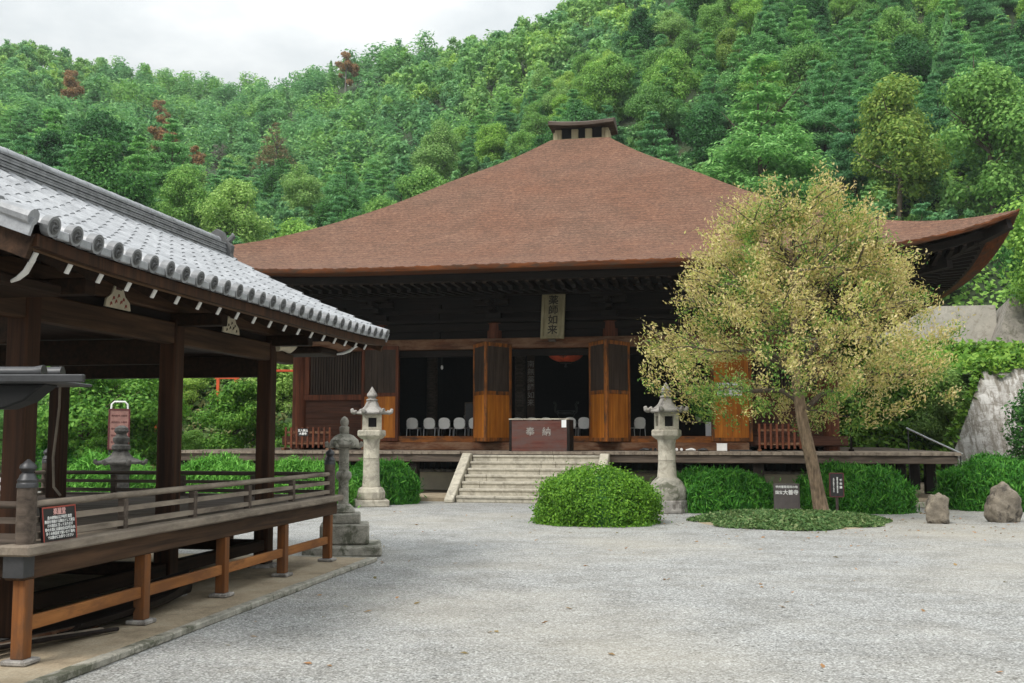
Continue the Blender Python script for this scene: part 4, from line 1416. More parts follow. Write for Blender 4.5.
m = MB(); m.box((-0.106, -0.108, 0.72), (0.066, 0.03, 0.882)); m.build('metal_sleeve', 'dark_metal', pav)
# dark ground sills tying the roof posts
m = MB()
for k in PK: m.box((-k-0.06, PS[0]+0.1, 0.28), (-k+0.06, PS[-1]-0.1, 0.42))
for s_ in PS: m.box((-PK[1]+0.1, s_-0.06, 0.27), (-PK[0]-0.1, s_+0.06, 0.41))
m.build('ground_beam', 'pavilion_beam', pav, 0.01)
# railing
RZ = [(1.265, 0.030), (1.145, 0.026), (1.02, 0.028)]
FK = 4.40
def rail_run(p, q, mats, n):
    p, q = Vector(p), Vector(q)
    d = (q-p).normalized()
    for k, (z_, r_) in enumerate(RZ):
        m = MB()
        a, b = p+Vector((0, 0, z_)), q+Vector((0, 0, z_))
        if k == 0: m.tube([a, (a+b)/2+Vector((0, 0, 0.004)), b], r_, 10)
        else: m.beam(a, b, r_*2, r_*1.7)
        m.build('rail', mats, pav, smooth=(k == 0))
    for i in range(1, n):
        c = p+(q-p)*(i/n)
        m = MB(); m.box((c.x-0.035, c.y-0.035, 0.966), (c.x+0.035, c.y+0.035, 1.235)); m.build('baluster', 'grey_timber', pav, 0.006)
rail_run((0, 0.06, 0), (0, 6.74, 0), 'grey_timber_deep', 5)
rail_run((-FK, 6.80, 0), (-0.06, 6.80, 0), 'grey_timber', 4)
rail_run((-FK, 0.0, 0), (-0.06, 0.0, 0), 'grey_timber', 4)
rail_run((-FK, 0.06, 0), (-FK, 6.74, 0), 'grey_timber_deep', 5)
for x_, y_ in ((0, 0), (0, 6.80), (-FK, 6.80), (-FK, 0)):
    m = MB(); m.lathe([(0.075, 0.967), (0.075, 1.40)], 16, (x_, y_, 0)); rp = m.build('newel_post', 'grey_timber', pav, smooth=True)
    m = MB()
    m.lathe([(0.080, 1.401), (0.080, 1.43), (0.074, 1.44), (0.078, 1.46), (0.066, 1.475), (0.058, 1.50), (0.040, 1.515), (0.052, 1.53), (0.066, 1.55), (0.060, 1.575), (0.030, 1.60), (0.008, 1.62)], 18, (x_, y_, 0))
    m.build('finial', 'dark_metal', rp, smooth=True)
# earth slab with a stone edge under the pavilion
m = MB(); m.box((-5.4, -1.6, 0.0), (0.42, 7.25, 0.058)); o = m.build('earth_slab', 'packed_earth'); o.location = PO; o.rotation_euler = (0, 0, -PA); tag(o, kind='structure')
m = MB()
y_ = -1.6
while y_ < 7.2:
    w = rv.uniform(0.7, 1.3)
    m.box((0.42, y_, 0), (0.54+rv.uniform(-0.01, 0.01), min(y_+w, 7.25)-0.01, 0.064+rv.uniform(-0.006, 0.004))); y_ += w
m.box((-5.4, 7.252, 0), (0.54, 7.36, 0.06))
o = m.build('slab_kerb', 'mossy_stone', None, 0.012); o.location = PO; o.rotation_euler = (0, 0, -PA); tag(o, kind='structure')

def PV(k, s_, z=0.0):
    return PO+Matrix.Rotation(-PA, 3, 'Z') @ Vector((-k, s_, z))
# sign on the railing
sgn_ = thing('railing_sign', 'dark sign with red border and white lines of writing tied to the pavilion railing', 'sign', PV(-0.075, 0.33, 0.955), -PA+R(90))
Mt = Matrix.Rotation(R(-6), 4, 'X')
m = MB(); m.box((-0.225, -0.012, 0), (0.225, 0.012, 0.285), Mt); m.build('board', 'sign_black', sgn_, 0.003)
m = MB()
for z_ in (0.006, 0.279): m.box((-0.225, -0.016, z_-0.006), (0.225, -0.0125, z_+0.006), Mt)
for x_ in (-0.219, 0.219): m.box((x_-0.006, -0.0155, 0.012), (x_+0.006, -0.0125, 0.273), Mt)
m.build('border', 'red_paint', sgn_)
lettering('楽屋堂', 0.056, 'title_pink', sgn_, Mt @ facing(0, -0.015, 0.24), 'title', bold=0.0015, thick=0.001)
lines = ['此の建物は江戸時代 造営', '舞楽を奉納する舞台として建立', 'され現在に至っております', '春の大祭には藤切会式が行われ', '多くの参詣者で賑います 境内', 'では静かにお参りください']
for k, tx in enumerate(lines):
    lettering(tx, 0.029, 'white_paint', sgn_, Mt @ facing(0, -0.015, 0.195-0.031*k), 'lettering', thick=0.001, bold=0.0006)
# bell rope by the rear post
rp = MB(); 
rp.tube([PV(3.62, 5.85, 2.9), PV(3.60, 5.83, 2.2), PV(3.66, 5.82, 1.5), PV(3.62, 5.80, 1.1), PV(3.50, 5.78, 0.985)], 0.018, 8)
tag(rp.build('hanging_rope', 'rope', None, smooth=True), 'thin pale rope hanging down the rear post of the pavilion', 'rope')
# things stored under the deck
bt = thing('dug_out_boat', 'dark upturned wooden boat stored under the pavilion deck', 'boat', PV(0.42, 0.95, 0.058), -PA+R(-4))
m = MB()
sec = []
for i in range(13):
    y_ = i/12
    w = 0.34*math.sin(PI*min(1, 0.25+y_*0.75))**0.7 if y_ < 1 else 0.02
    w = max(0.03, 0.34*(1-max(0, (y_-0.45)/0.55)**2.2))
    hgt = 0.12+0.13*y_**2
    sec.append((2.3*y_, w, hgt, 0.02+0.14*max(0, y_-0.6)**1.2))
vs = []; fs = []
for (y_, w, hgt, zb) in sec:
    for a in range(9):
        an = PI*a/8
        vs.append((math.cos(an)*w, y_, zb+hgt-math.sin(an)*hgt*0.98))
    for a in range(9):
        an = PI*(8-a)/8
        vs.append((math.cos(an)*w*0.86, y_, zb+hgt-math.sin(an)*hgt*0.8+0.004))
nn = 18
for i in range(len(sec)-1):
    for a in range(nn): fs.append((i*nn+a, i*nn+(a+1) % nn, (i+1)*nn+(a+1) % nn, (i+1)*nn+a))
fs += [tuple(range(nn-1, -1, -1)), tuple((len(sec)-1)*nn+a for a in range(nn))]
m.add(vs, fs); m.build('hull', 'dark_timber_deep', bt)
m = MB(); m.box((-0.26, 0.9, 0.20), (0.26, 1.05, 0.225)); m.build('thwart', 'grey_timber', bt)
prng = random.Random(21)
plabels = ['longest dark pole of the pile lying under the deck', 'grey weathered pole lying along the front of the pile under the deck', 'thin brown pole on top of the pile under the deck', 'short thick dark pole at the back of the pile under the deck', 'pale-ended pole sticking out of the pile under the deck', 'crooked dark pole at the left of the pile under the deck']
for k in range(6):
    m = MB()
    a0 = PV(0.62-0.05*k, -0.35+0.05*k, 0.10+0.010*k); b0 = PV(0.42-0.085*k+prng.uniform(-0.03, 0.03), 1.52+prng.uniform(-0.3, 0.2), 0.088)
    r_ = prng.uniform(0.018, 0.032)
    m.tube([a0, (a0+b0)/2+Vector((0.01, 0, 0.01)), b0], r_, 9)
    o = m.build('wooden_pole', ['dark_timber_upright', 'grey_timber', 'brown_timber', 'dark_timber', 'grey_timber_deep', 'dark_timber'][k], None, smooth=True)
    tag(o, plabels[k], 'pole', 'poles stored under the pavilion')

# small tiled canopy at the left edge of the view, in front of the pavilion
CP = Vector((-3.30, 6.0, 0))
can = thing('tiled_canopy', 'small dark canopy with grey tiles and a gutter at the left edge', 'canopy', CP, R(-1))
m = MB()
m.box((-1.6, -0.02, 2.105), (0.86, 0.02, 2.15)); m.box((-1.6, 0.02, 2.10), (0.70, 0.5, 2.118))
m.build('gutter', 'dark_metal', can, 0.006)
for i in range(6):
    x0_ = 0.60-0.36*i
    m = MB(); m.tube([(x0_-0.36, 0.06, 2.165), (x0_-0.06, 0.06, 2.165), (x0_, 0.06, 2.167)], [0.034, 0.034, 0.043], 12); m.build('tile_row', 'dark_metal', can, smooth=True)
    m = MB(); m.tube([(x0_-0.36, 0.30, 2.175), (x0_, 0.30, 2.175)], [0.034, 0.040], 12); m.build('tile_row', 'dark_metal', can, smooth=True)
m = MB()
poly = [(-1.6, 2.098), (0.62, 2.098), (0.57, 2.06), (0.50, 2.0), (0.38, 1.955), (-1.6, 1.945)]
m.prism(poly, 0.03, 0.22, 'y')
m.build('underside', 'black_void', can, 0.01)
m = MB(); m.box((-1.35, 0.2, 0), (-1.2, 0.36, 1.944)); m.build('post', 'pavilion_post', can, 0.01)
m = MB(); m.box((-1.45, 0.1, 0), (-1.1, 0.46, 0.06)); m.build('base_stone', 'granite_grey', can, 0.01)

# ------------------------------------------------------------------ stone lanterns
def curl(m, x_, y_, z_, a, s=1.0):
    c, d = math.cos(a), math.sin(a)
    pts = [(0.0, 0.0), (0.07, -0.015), (0.12, 0.01), (0.13, 0.06), (0.10, 0.085)]
    m.tube([(x_+c*p*s, y_+d*p*s, z_+q*s) for p, q in pts], [0.055*s, 0.06*s, 0.06*s, 0.05*s, 0.02*s], 8)
def hex_roof(m, z0, r, h, n=6, rot=0.0):
    prof = []
    for k in range(8):
        a = k/7
        prof.append((r*(1-a)**1.0*(1-0.35*math.sin(PI*a))+0.10*a, z0+0.05+h*a))
    m.lathe([(r*0.96, z0), (r, z0+0.02)]+prof, n, (0, 0, 0), rot)
def tall_lantern(loc, label, top_mat, shaft_mat, base_round, H=3.0, rz=0.0):
    L_ = thing('stone_lantern', label, 'stone lantern', loc, rz, None)
    m = MB()
    if base_round:
        m.lathe([(0.50, 0), (0.51, 0.06), (0.50, 0.28), (0.48, 0.30)], 8, rot=R(22.5)); m.build('base', 'granite_grey', L_, 0.02)
        m = MB(); m.lathe([(0.44, 0.30), (0.47, 0.40), (0.45, 0.56), (0.36, 0.72), (0.27, 0.80), (0.25, 0.82)], 24); m.build('lotus_base', 'mossy_stone', L_, smooth=True)
        z0 = 0.82
    else:
        m.box((-0.44, -0.44, 0), (0.44, 0.44, 0.17)); m.build('base', 'granite_step', L_, 0.02)
        m = MB(); m.lathe([(0.36, 0.17), (0.37, 0.22), (0.37, 0.36), (0.32, 0.46), (0.24, 0.50)], 6, rot=R(0)); m.build('lotus_base', 'granite_pale', L_, 0.015)
        z0 = 0.50
    m = MB()
    m.lathe([(0.235, z0), (0.215, z0+0.2), (0.205, 1.2), (0.205, 1.22), (0.212, 1.235), (0.205, 1.25), (0.205, 1.62), (0.225, 1.72)], 24); m.build('shaft', shaft_mat, L_, smooth=True)
    m = MB(); m.lathe([(0.26, 1.72), (0.36, 1.80), (0.37, 1.82), (0.37, 1.93), (0.33, 1.955)], 6); m.build('platform', shaft_mat, L_, 0.012)
    # fire box with real openings: four corner piers, sill and head
    m = MB()
    w = 0.235
    for sx in (-1, 1):
        for sy in (-1, 1):
            m.box((min(sx*w, sx*(w-0.13)), min(sy*w, sy*(w-0.13)), 2.03), (max(sx*w, sx*(w-0.13)), max(sy*w, sy*(w-0.13)), 2.27))
    m.box((-w, -w, 1.955), (w, w, 2.03)); m.box((-w, -w, 2.27), (w, w, 2.36))
    m.build('fire_box', shaft_mat, L_, 0.006)
    m = MB(); m.box((-0.14, -0.14, 2.031), (0.14, 0.14, 2.268)); m.build('fire_box_shade', 'near_black', L_)  # dark block filling the hollow; shade inside the openings as colour
    m = MB()
    hex_roof(m, 2.36, 0.44, 0.34)
    for k in range(6): 
        a = 2*PI*k/6
        curl(m, 0.38*math.cos(a), 0.38*math.sin(a), 2.42, a, 1.0)
    m.build('roof', top_mat, L_, 0.01)
    m = MB()
    m.lathe([(0.11, 2.68), (0.15, 2.72), (0.15, 2.75), (0.09, 2.77), (0.10, 2.79), (0.135, 2.84), (0.13, 2.89), (0.07, 2.97), (0.02, 3.06), (0.005, 3.08)], 16); m.build('finial', top_mat, L_, smooth=True)
    return L_
tall_lantern((-3.64, 27.35, 0), 'tall pale granite lantern left of the stone steps', 'granite_grey', 'granite_pale', False, rz=R(12))
tall_lantern((3.68, 25.1, 0), 'tall grey stone lantern with round mossy base right of the ball bush', 'granite_grey', 'granite_step', True, rz=R(8))
# old mossy lantern at the pavilion corner
ml = thing('stone_lantern', 'old mossy lantern with a thin ringed shaft at the pavilion far corner', 'stone lantern', (-2.60, 16.35, 0), R(8))
ml.scale = (0.95, 0.95, 0.945)
jr = random.Random(2)
m = MB(); m.box((-0.62, -0.55, 0), (0.62, 0.55, 0.17)); m.build('plinth', 'mossy_stone', ml, 0.03)
m = MB(); m.box((-0.36, -0.36, 0.17), (0.42, 0.36, 0.50)); m.build('base', 'mossy_stone', ml, 0.03)
m = MB(); m.box((-0.30, -0.28, 0.50), (0.28, 0.28, 0.66)); m.lathe([(0.20, 0.66), (0.17, 0.74), (0.11, 0.80)], 12); m.build('lotus_base', 'mossy_stone', ml, 0.02)
m = MB(); m.lathe([(0.085, 0.78), (0.08, 1.10), (0.082, 1.18), (0.12, 1.22), (0.13, 1.26), (0.12, 1.31), (0.082, 1.34), (0.08, 1.70), (0.11, 1.72)], 18); m.build('shaft', 'mossy_stone', ml, smooth=True)
m = MB()
m.lathe([(0.10, 1.70), (0.24, 1.73), (0.25, 1.77), (0.22, 1.84), (0.15, 1.91), (0.08, 1.94)], 12, jitter=0.05, rng=jr)
for k in range(6): curl(m, 0.19*math.cos(k*PI/3), 0.19*math.sin(k*PI/3), 1.75, k*PI/3, 0.7)
m.build('roof', 'mossy_stone', ml, 0.006)
m = MB(); m.lathe([(0.05, 1.92), (0.075, 1.95), (0.078, 2.05), (0.05, 2.07), (0.065, 2.10), (0.07, 2.15), (0.045, 2.20), (0.01, 2.225)], 16); m.build('finial', 'mossy_stone', ml, smooth=True)
# squat dark lantern behind the pavilion
dl = thing('stone_lantern', 'squat dark lantern with a wide cap seen through the pavilion', 'stone lantern', (-8.15, 22.0, 0), R(10))
m = MB(); m.lathe([(0.36, 0), (0.36, 0.16), (0.28, 0.22)], 6); m.build('base', 'dark_stone', dl, 0.02)
m = MB(); m.lathe([(0.20, 0.22), (0.18, 0.6), (0.19, 1.1), (0.22, 1.22)], 18); m.build('shaft', 'dark_stone', dl, smooth=True)
m = MB(); hex_roof(m, 1.22, 0.46, 0.28, 6)
for k in range(6): curl(m, 0.40*math.cos(k*PI/3), 0.40*math.sin(k*PI/3), 1.25, k*PI/3, 0.8)
m.build('roof', 'dark_stone', dl, 0.01)
m = MB(); m.lathe([(0.13, 1.48), (0.19, 1.53), (0.19, 1.60), (0.13, 1.64), (0.17, 1.70), (0.17, 1.76), (0.12, 1.80), (0.10, 1.84), (0.15, 1.90), (0.13, 1.97), (0.05, 2.02)], 16); m.build('finial', 'dark_stone', dl, smooth=True)
# red information board behind it
ib = thing('information_board', 'reddish information board with a white metal arch behind the squat dark lantern', 'sign', (-9.55, 25.6, 0.07), R(20))
m = MB(); m.box((-0.225, -0.02, 1.42), (0.225, 0.02, 2.36)); m.build('board', 'sign_pink', ib, 0.006)
m = MB()
for x_ in (-0.23, 0.23): m.box((x_-0.02, -0.03, 1.40), (x_+0.02, 0.03, 2.38))
for z_ in (1.41, 2.37): m.box((-0.21, -0.029, z_-0.02), (0.21, 0.029, z_+0.02))
m.build('frame', 'sign_maroon', ib, 0.004)
m = MB()
for x_ in (-0.2, 0.2): m.box((x_-0.025, 0.022, 0), (x_+0.025, 0.06, 2.3))
m.build('leg', 'dark_metal', ib)
m = MB(); m.tube([(-0.19, 0.0, 2.39), (-0.18, 0, 2.50), (-0.12, 0, 2.56), (0.12, 0, 2.56), (0.18, 0, 2.50), (0.19, 0, 2.39)], 0.022, 8); m.build('arch', 'white_paint', ib, smooth=True)
for k in range(5): lettering('境内案内 大善寺', 0.050, 'sign_maroon', ib, facing(0, -0.022, 2.22-0.16*k), 'lettering')

# ------------------------------------------------------------------ signs by the tree
ss = thing('temple_name_slab', 'brown slab with white writing standing at the edge of the grass patch', 'sign', (6.42, 24.75, 0), R(-4))
Mt = Matrix.Rotation(R(-4), 4, 'X')
m = MB(); m.box((-0.30, -0.03, 0), (0.30, 0.03, 0.69), Mt); m.build('slab', 'slab_stone', ss, 0.01)
lettering('甲州葡萄発祥の地', 0.064, 'white_paint', ss, Mt @ facing(0, -0.032, 0.61), 'lettering', bold=0.002)
lettering('国宝', 0.085, 'white_paint', ss, Mt @ facing(-0.18, -0.032, 0.48), 'lettering', bold=0.002)
lettering('大善寺', 0.12, 'white_paint', ss, Mt @ facing(0.09, -0.032, 0.48), 'lettering', bold=0.004)
ps = thing('tree_sign', 'small dark post sign with vertical white writing right of the tree trunk', 'sign', (7.22, 23.55, 0), R(-6))
m = MB(); m.box((-0.145, -0.015, 0.46), (0.145, 0.015, 0.97)); m.build('board', 'sign_black', ps, 0.004)
m = MB()
for x_ in (-0.148, 0.148): m.box((x_-0.012, -0.02, 0.45), (x_+0.012, 0.02, 0.98))
for z_ in (0.455, 0.975): m.box((-0.136, -0.019, z_-0.012), (0.136, 0.019, z_+0.012))
m.build('frame', 'sign_maroon', ps, 0.002)
m = MB(); m.box((-0.03, -0.012, 0), (0.03, 0.012, 0.443)); m.build('post', 'sign_brown', ps, 0.003)
lettering('千年藤', 0.06, 'white_paint', ps, facing(0.09, -0.018, 0.74), 'lettering', True, bold=0.003, spacing=1.3)
lettering('樹齢を重ねた境内の名木', 0.032, 'white_paint', ps, facing(0.015, -0.018, 0.71), 'lettering', True, bold=0.002)
lettering('大切に見守りください', 0.032, 'white_paint', ps, facing(-0.065, -0.018, 0.71), 'lettering', True, bold=0.002)

# ------------------------------------------------------------------ rocks
def rock(px, py, w, h, label, seed):
    rg = np.random.default_rng(seed)
    bm = bmesh.new()
    bmesh.ops.create_icosphere(bm, subdivisions=4, radius=1)
    ph = rg.uniform(0, 6, 9)
    planes = rg.normal(0, 1, (12, 3)); planes /= np.linalg.norm(planes, axis=1, keepdims=True)
    for v_ in bm.verts:
        d = v_.co.normalized()
        r_ = 1.15
        for p in planes:
            c = d.x*p[0]+d.y*p[1]+d.z*p[2]
            if c > 0.3: r_ = min(r_, 0.82/c)
        r_ *= 1+0.05*math.sin(d.x*7+ph[0])*math.sin(d.y*6+ph[1])+0.04*math.sin(d.z*13+ph[2]+d.x*5)+0.02*math.sin(d.z*29+d.y*21)
        v_.co = Vector((d.x*r_*w/2*1.1, d.y*r_*w/2*0.9, max(-0.02, (d.z*r_+0.55)*h/1.42)))
    me = bpy.data.meshes.new('boulder')
    bm.to_mesh(me); bm.free()
    for p in me.polygons: p.use_smooth = True
    me.set_sharp_from_angle(angle=R(28))
    me.materials.append(MAT['rock'])
    o = mesh_obj('boulder', me)
    g = ground_at(px, py)
    o.location = (g.x, g.y+w*0.4, 0)
    tag(o, label, 'rock')
rock(941, 524, 0.49, 0.62, 'smaller pointed brown rock on the gravel left of the bigger one', 3)
rock(1007, 523, 0.66, 0.70, 'bigger rounded brown rock at the right edge of the gravel', 7)

# ------------------------------------------------------------------ clipped bushes
def bush(name, label, x, y, rx, ry, h, mat, n, size, aspect, seed, group=None, blades=True, jit=0.7, core='leaf_dark'):
    rg = np.random.default_rng(seed)
    b = thing(name, label, 'bush', (x, y, 0), rg.uniform(0, 6.2) if False else 0.0, group)
    d = rg.normal(0, 1, (n, 3)); d[:, 2] = np.abs(d[:, 2])*1.0-0.05
    d /= np.linalg.norm(d, axis=1, keepdims=True)
    # superellipsoid: flat-sided mound
    pw = 0.80
    q = np.sign(d)*np.abs(d)**pw
    q /= (np.sum(np.abs(q)**2.6, axis=1, keepdims=True))**(1/2.6)
    lump = 1+rg.exponential(0.030, (n, 1))+0.085*np.sin(d[:, :1]*7+seed)*np.sin(d[:, 1:2]*6+2*seed)+0.035*np.sin(d[:, 2:3]*9+d[:, :1]*5)
    r_ = rg.uniform(0.86, 1.03, (n, 1))*lump
    P = q*r_*np.array([rx, ry, h*0.97])
    P[:, 2] = np.maximum(P[:, 2], 0.02)
    if blades:
        up = d*0.55+np.array([0, 0, 0.75])
        V = leaf_arrays(P, d, size, rg, aspect, jit, up)
    else:
        V = leaf_arrays(P, d, size, rg, aspect, jit*1.6)
    mesh_obj('foliage', quads_mesh('foliage', V, [mat]), b)
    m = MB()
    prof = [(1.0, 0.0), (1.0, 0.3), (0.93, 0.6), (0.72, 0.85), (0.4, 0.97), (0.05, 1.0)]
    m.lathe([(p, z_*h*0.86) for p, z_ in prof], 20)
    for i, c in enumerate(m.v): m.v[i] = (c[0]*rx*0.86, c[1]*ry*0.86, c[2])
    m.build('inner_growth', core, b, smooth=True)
    return b
bush('clipped_bush', 'bright green ball bush standing alone in front of the steps', 1.78, 22.25, 1.2, 1.2, 1.10, 'leaf_ball', 38000, 0.036, 1.5, 1, None, False, 0.6)
bush('clipped_bush', 'green bush behind the pale lantern left of the steps', -3.55, 28.7, 1.0, 0.85, 1.10, 'leaf_blade', 18000, 0.034, 4.6, 2)
bush('clipped_bush', 'green mounded bush between the grey lantern and the brown slab', 4.95, 25.75, 1.37, 1.0, 0.95, 'leaf_blade', 28000, 0.034, 4.6, 3)
bush('clipped_bush', 'green bush behind the tree trunk and the small post sign', 8.22, 25.5, 1.30, 1.0, 1.06, 'leaf_blade', 28000, 0.034, 4.6, 4)
bush('clipped_bush', 'green bush at the right edge behind the two rocks', 12.15, 26.4, 1.36, 1.15, 1.22, 'leaf_blade', 30000, 0.034, 4.6, 5)
bush('clipped_bush', 'light green feathery bush behind the squat dark lantern', -9.0, 23.6, 1.15, 0.9, 1.30, 'leaf_blade_light', 18000, 0.034, 5, 6)
bush('clipped_bush', 'light green feathery bush under the left end of the veranda', -7.4, 26.6, 1.25, 0.8, 1.22, 'leaf_blade_light', 18000, 0.034, 5, 7)
bush('clipped_bush', 'light green feathery bush seen between the pavilion far posts', -5.35, 27.0, 1.25, 0.8, 1.15, 'leaf_blade_light', 18000, 0.034, 5, 8)
bush('clipped_bush', 'small round green bush at the far left of the gravel', -15.4, 35.5, 1.3, 1.0, 1.5, 'leaf_blade', 6000, 0.07, 2, 9, None, False)
# ground cover under the tree
rg = np.random.default_rng(33)
n = 22000
a = rg.uniform(0, 2*PI, n); r_ = np.sqrt(rg.uniform(0, 1, n))
wob = 1+0.10*np.sin(a*3+1)+0.06*np.sin(a*7)
P = np.stack([5.75+2.0*r_*wob*np.cos(a), 22.2+1.85*r_*wob*np.sin(a), 0.02+0.20*(1-r_**4)*rg.uniform(0.2, 1, n)], axis=1)
V = leaf_arrays(P, np.tile([[0, 0, 1.0]], (n, 1)), 0.05, rg, 2.0, 0.7)
tag(mesh_obj('ground_cover', quads_mesh('ground_cover', V, ['leaf_cover'])), kind='stuff')
m = MB(); m.lathe([(1.0, 0.0), (0.9, 0.03), (0.5, 0.06), (0.01, 0.07)], 40)
for i, c in enumerate(m.v): m.v[i] = (5.75+c[0]*1.85, 22.2+c[1]*1.7, c[2])
tag(m.build('earth_mound', 'packed_earth', None, smooth=True), kind='structure')

# a few fallen leaves on the gravel
rg = np.random.default_rng(51)
n = 420
P = np.stack([rg.uniform(-3, 13, n), rg.uniform(7.5, 28, n), np.full(n, 0.008)], axis=1)
k = rg.uniform(0, 1, n) < 0.5
P[k, 0] = 6.5+rg.normal(0, 2.6, k.sum()); P[k, 1] = 22.0+rg.normal(0, 2.4, k.sum())
V = leaf_arrays(P, np.tile([[0, 0, 1.0]], (n, 1)), 0.045, rg, 1.8, 0.25)
tag(mesh_obj('fallen_leaves', quads_mesh('fallen_leaves', V, ['leaf_orange'])), kind='stuff')

# ------------------------------------------------------------------ the straw-coloured tree in front of the hall
tr = thing('broadleaf_tree', 'sparse straw coloured tree with a leaning tan trunk in front of the temple', 'tree', (7.0, 24.0, 0))
rg = np.random.default_rng(77)
m = MB()
m.tube([(0.02, 0, -0.02), (0.0, 0, 0.10), (-0.08, 0, 0.6), (-0.20, 0.02, 1.3), (-0.36, 0.05, 2.1), (-0.46, 0.05, 2.9), (-0.50, 0.0, 3.8), (-0.55, 0.0, 4.8), (-0.55, 0.05, 5.8), (-0.5, 0, 6.7)],
       [0.25, 0.18, 0.152, 0.142, 0.135, 0.125, 0.10, 0.075, 0.045, 0.02], 14)
m.build('trunk', 'bark_tan', tr, smooth=True)
# limbs reach the crown envelope; twigs carry the leaves
def env(z):
    """crown half-width at height z"""
    return lerp_tab([(2.0, 0.6), (2.35, 2.2), (2.8, 3.4), (3.4, 3.95), (4.2, 3.6), (5.0, 3.0), (5.8, 2.3), (6.5, 1.7), (7.1, 1.0), (7.7, 0.3)], z)
limbs = MB(); tips = []
nl = 24
for i in range(nl):
    z0 = 2.35+3.9*(i/nl)**0.9
    az = i*2.399+rg.uniform(-0.3, 0.3)
    zt = min(7.3, z0+rg.uniform(0.15, 1.5))
    L_ = env(zt)*rg.uniform(0.75, 0.97)
    base = Vector((-0.36-0.12*min(1, (z0-2)/2), 0.03, z0))
    dirv = Vector((math.cos(az), math.sin(az)*0.9, 0))
    pts = [base]
    for k in range(1, 6):
        f = k/5
        pts.append(base+dirv*L_*f+Vector((rg.normal(0, 0.08), rg.normal(0, 0.08), (zt-z0)*(f**0.8)+0.25*math.sin(PI*f)+rg.normal(0, 0.05))))
    r0 = 0.075*(1-0.5*i/nl)
    limbs.tube(pts, [r0, r0*0.8, r0*0.6, r0*0.42, r0*0.26, 0.008], 7)
    for k in range(1, 6):
        for _ in range(4 if k > 2 else 2):
            b0 = pts[k-1].lerp(pts[k], rg.uniform(0, 1))
            aa = az+rg.choice([-1, 1])*rg.uniform(0.4, 1.3)
            l2 = rg.uniform(0.5, 1.15)
            e = b0+Vector((math.cos(aa)*l2, math.sin(aa)*l2, rg.uniform(-0.25, 0.65)))
            mid = b0.lerp(e, 0.5)+Vector((0, 0, 0.06))
            limbs.tube([b0, mid, e], [0.018, 0.012, 0.005], 5, False)
            tips.append((b0, e))
    tips.append((pts[4], pts[5]))
for _ in range(16):   # upright shoots at the top
    b0 = Vector((-0.52+rg.normal(0, 0.5), rg.normal(0, 0.5), rg.uniform(5.8, 6.9)))
    e = b0+Vector((rg.normal(0, 0.12), rg.normal(0, 0.12), rg.uniform(0.6, 1.1)))
    limbs.tube([b0, e], [0.012, 0.004], 5, False); tips.append((b0, e))
limbs.build('limbs', 'bark_brown', tr, smooth=True)
# extra sprays filling the envelope unevenly
for _ in range(900):
    z = rg.uniform(2.25, 7.3); a = rg.uniform(0, 2*PI); w = env(z)
    hole = math.sin(a*3+z*1.7)+0.6*math.sin(a*5-z*2.3)
    if hole < -0.25: continue
    rr_ = w*math.sqrt(rg.uniform(0.30, 1.0))
    b0 = Vector((-0.45+rr_*math.cos(a)*0.92, rr_*math.sin(a)*0.88, z-0.1+0.3*math.sin(a*4)))
    e = b0+Vector((math.cos(a)*rg.uniform(0.1, 0.5), math.sin(a)*rg.uniform(0.1, 0.5), rg.uniform(0.05, 0.55)))
    tips.append((b0, e))
Ps, Ds, G = [], [], []
for b0, e in tips:
    nlf = int(rg.integers(54, 104))
    f = rg.uniform(0, 1.05, nlf)
    b_, e_ = np.array(b0), np.array(e)
    pp_ = b_+(e_-b_)*f[:, None]+rg.normal(0, 0.10, (nlf, 3))
    Ps.append(pp_); Ds.append(np.tile((e_-b_)/(np.linalg.norm(e_-b_)+1e-6), (nlf, 1)))
    # leaves stay green low down and inside, where they dry last
    rad = math.hypot(b_[0]+0.45, b_[1])/max(0.3, env(float(b_[2])))
    pg = 0.11+0.38*max(0, 1-rad)+(0.40 if b_[2] < 2.7 else 0.0)
    G.append(np.full(nlf, rg.uniform(0, 1) < pg))
P = np.concatenate(Ps); D_ = np.concatenate(Ds); G = np.concatenate(G)
V = leaf_arrays(P, rg.normal(0, 1, P.shape), 0.037, rg, 2.2, 0.3, D_*0.8+np.array([0, 0, 0.15]))
V4 = V.reshape(-1, 4, 3)
mesh_obj('dry_leaves', quads_mesh('dry_leaves', V4[~G].reshape(-1, 3), ['leaf_straw']), tr)
mesh_obj('green_leaves', quads_mesh('green_leaves', V4[G].reshape(-1, 3), ['leaf_tree_green']), tr)
m = MB(); m.tube([(0.05, -0.2, 4.02), (1.15, -0.25, 4.05)], 0.028, 8); m.tube([(-0.5, 0, 3.95), (0.05, -0.2, 4.02)], 0.03, 8)
m.build('support_pole', 'granite_grey', tr)

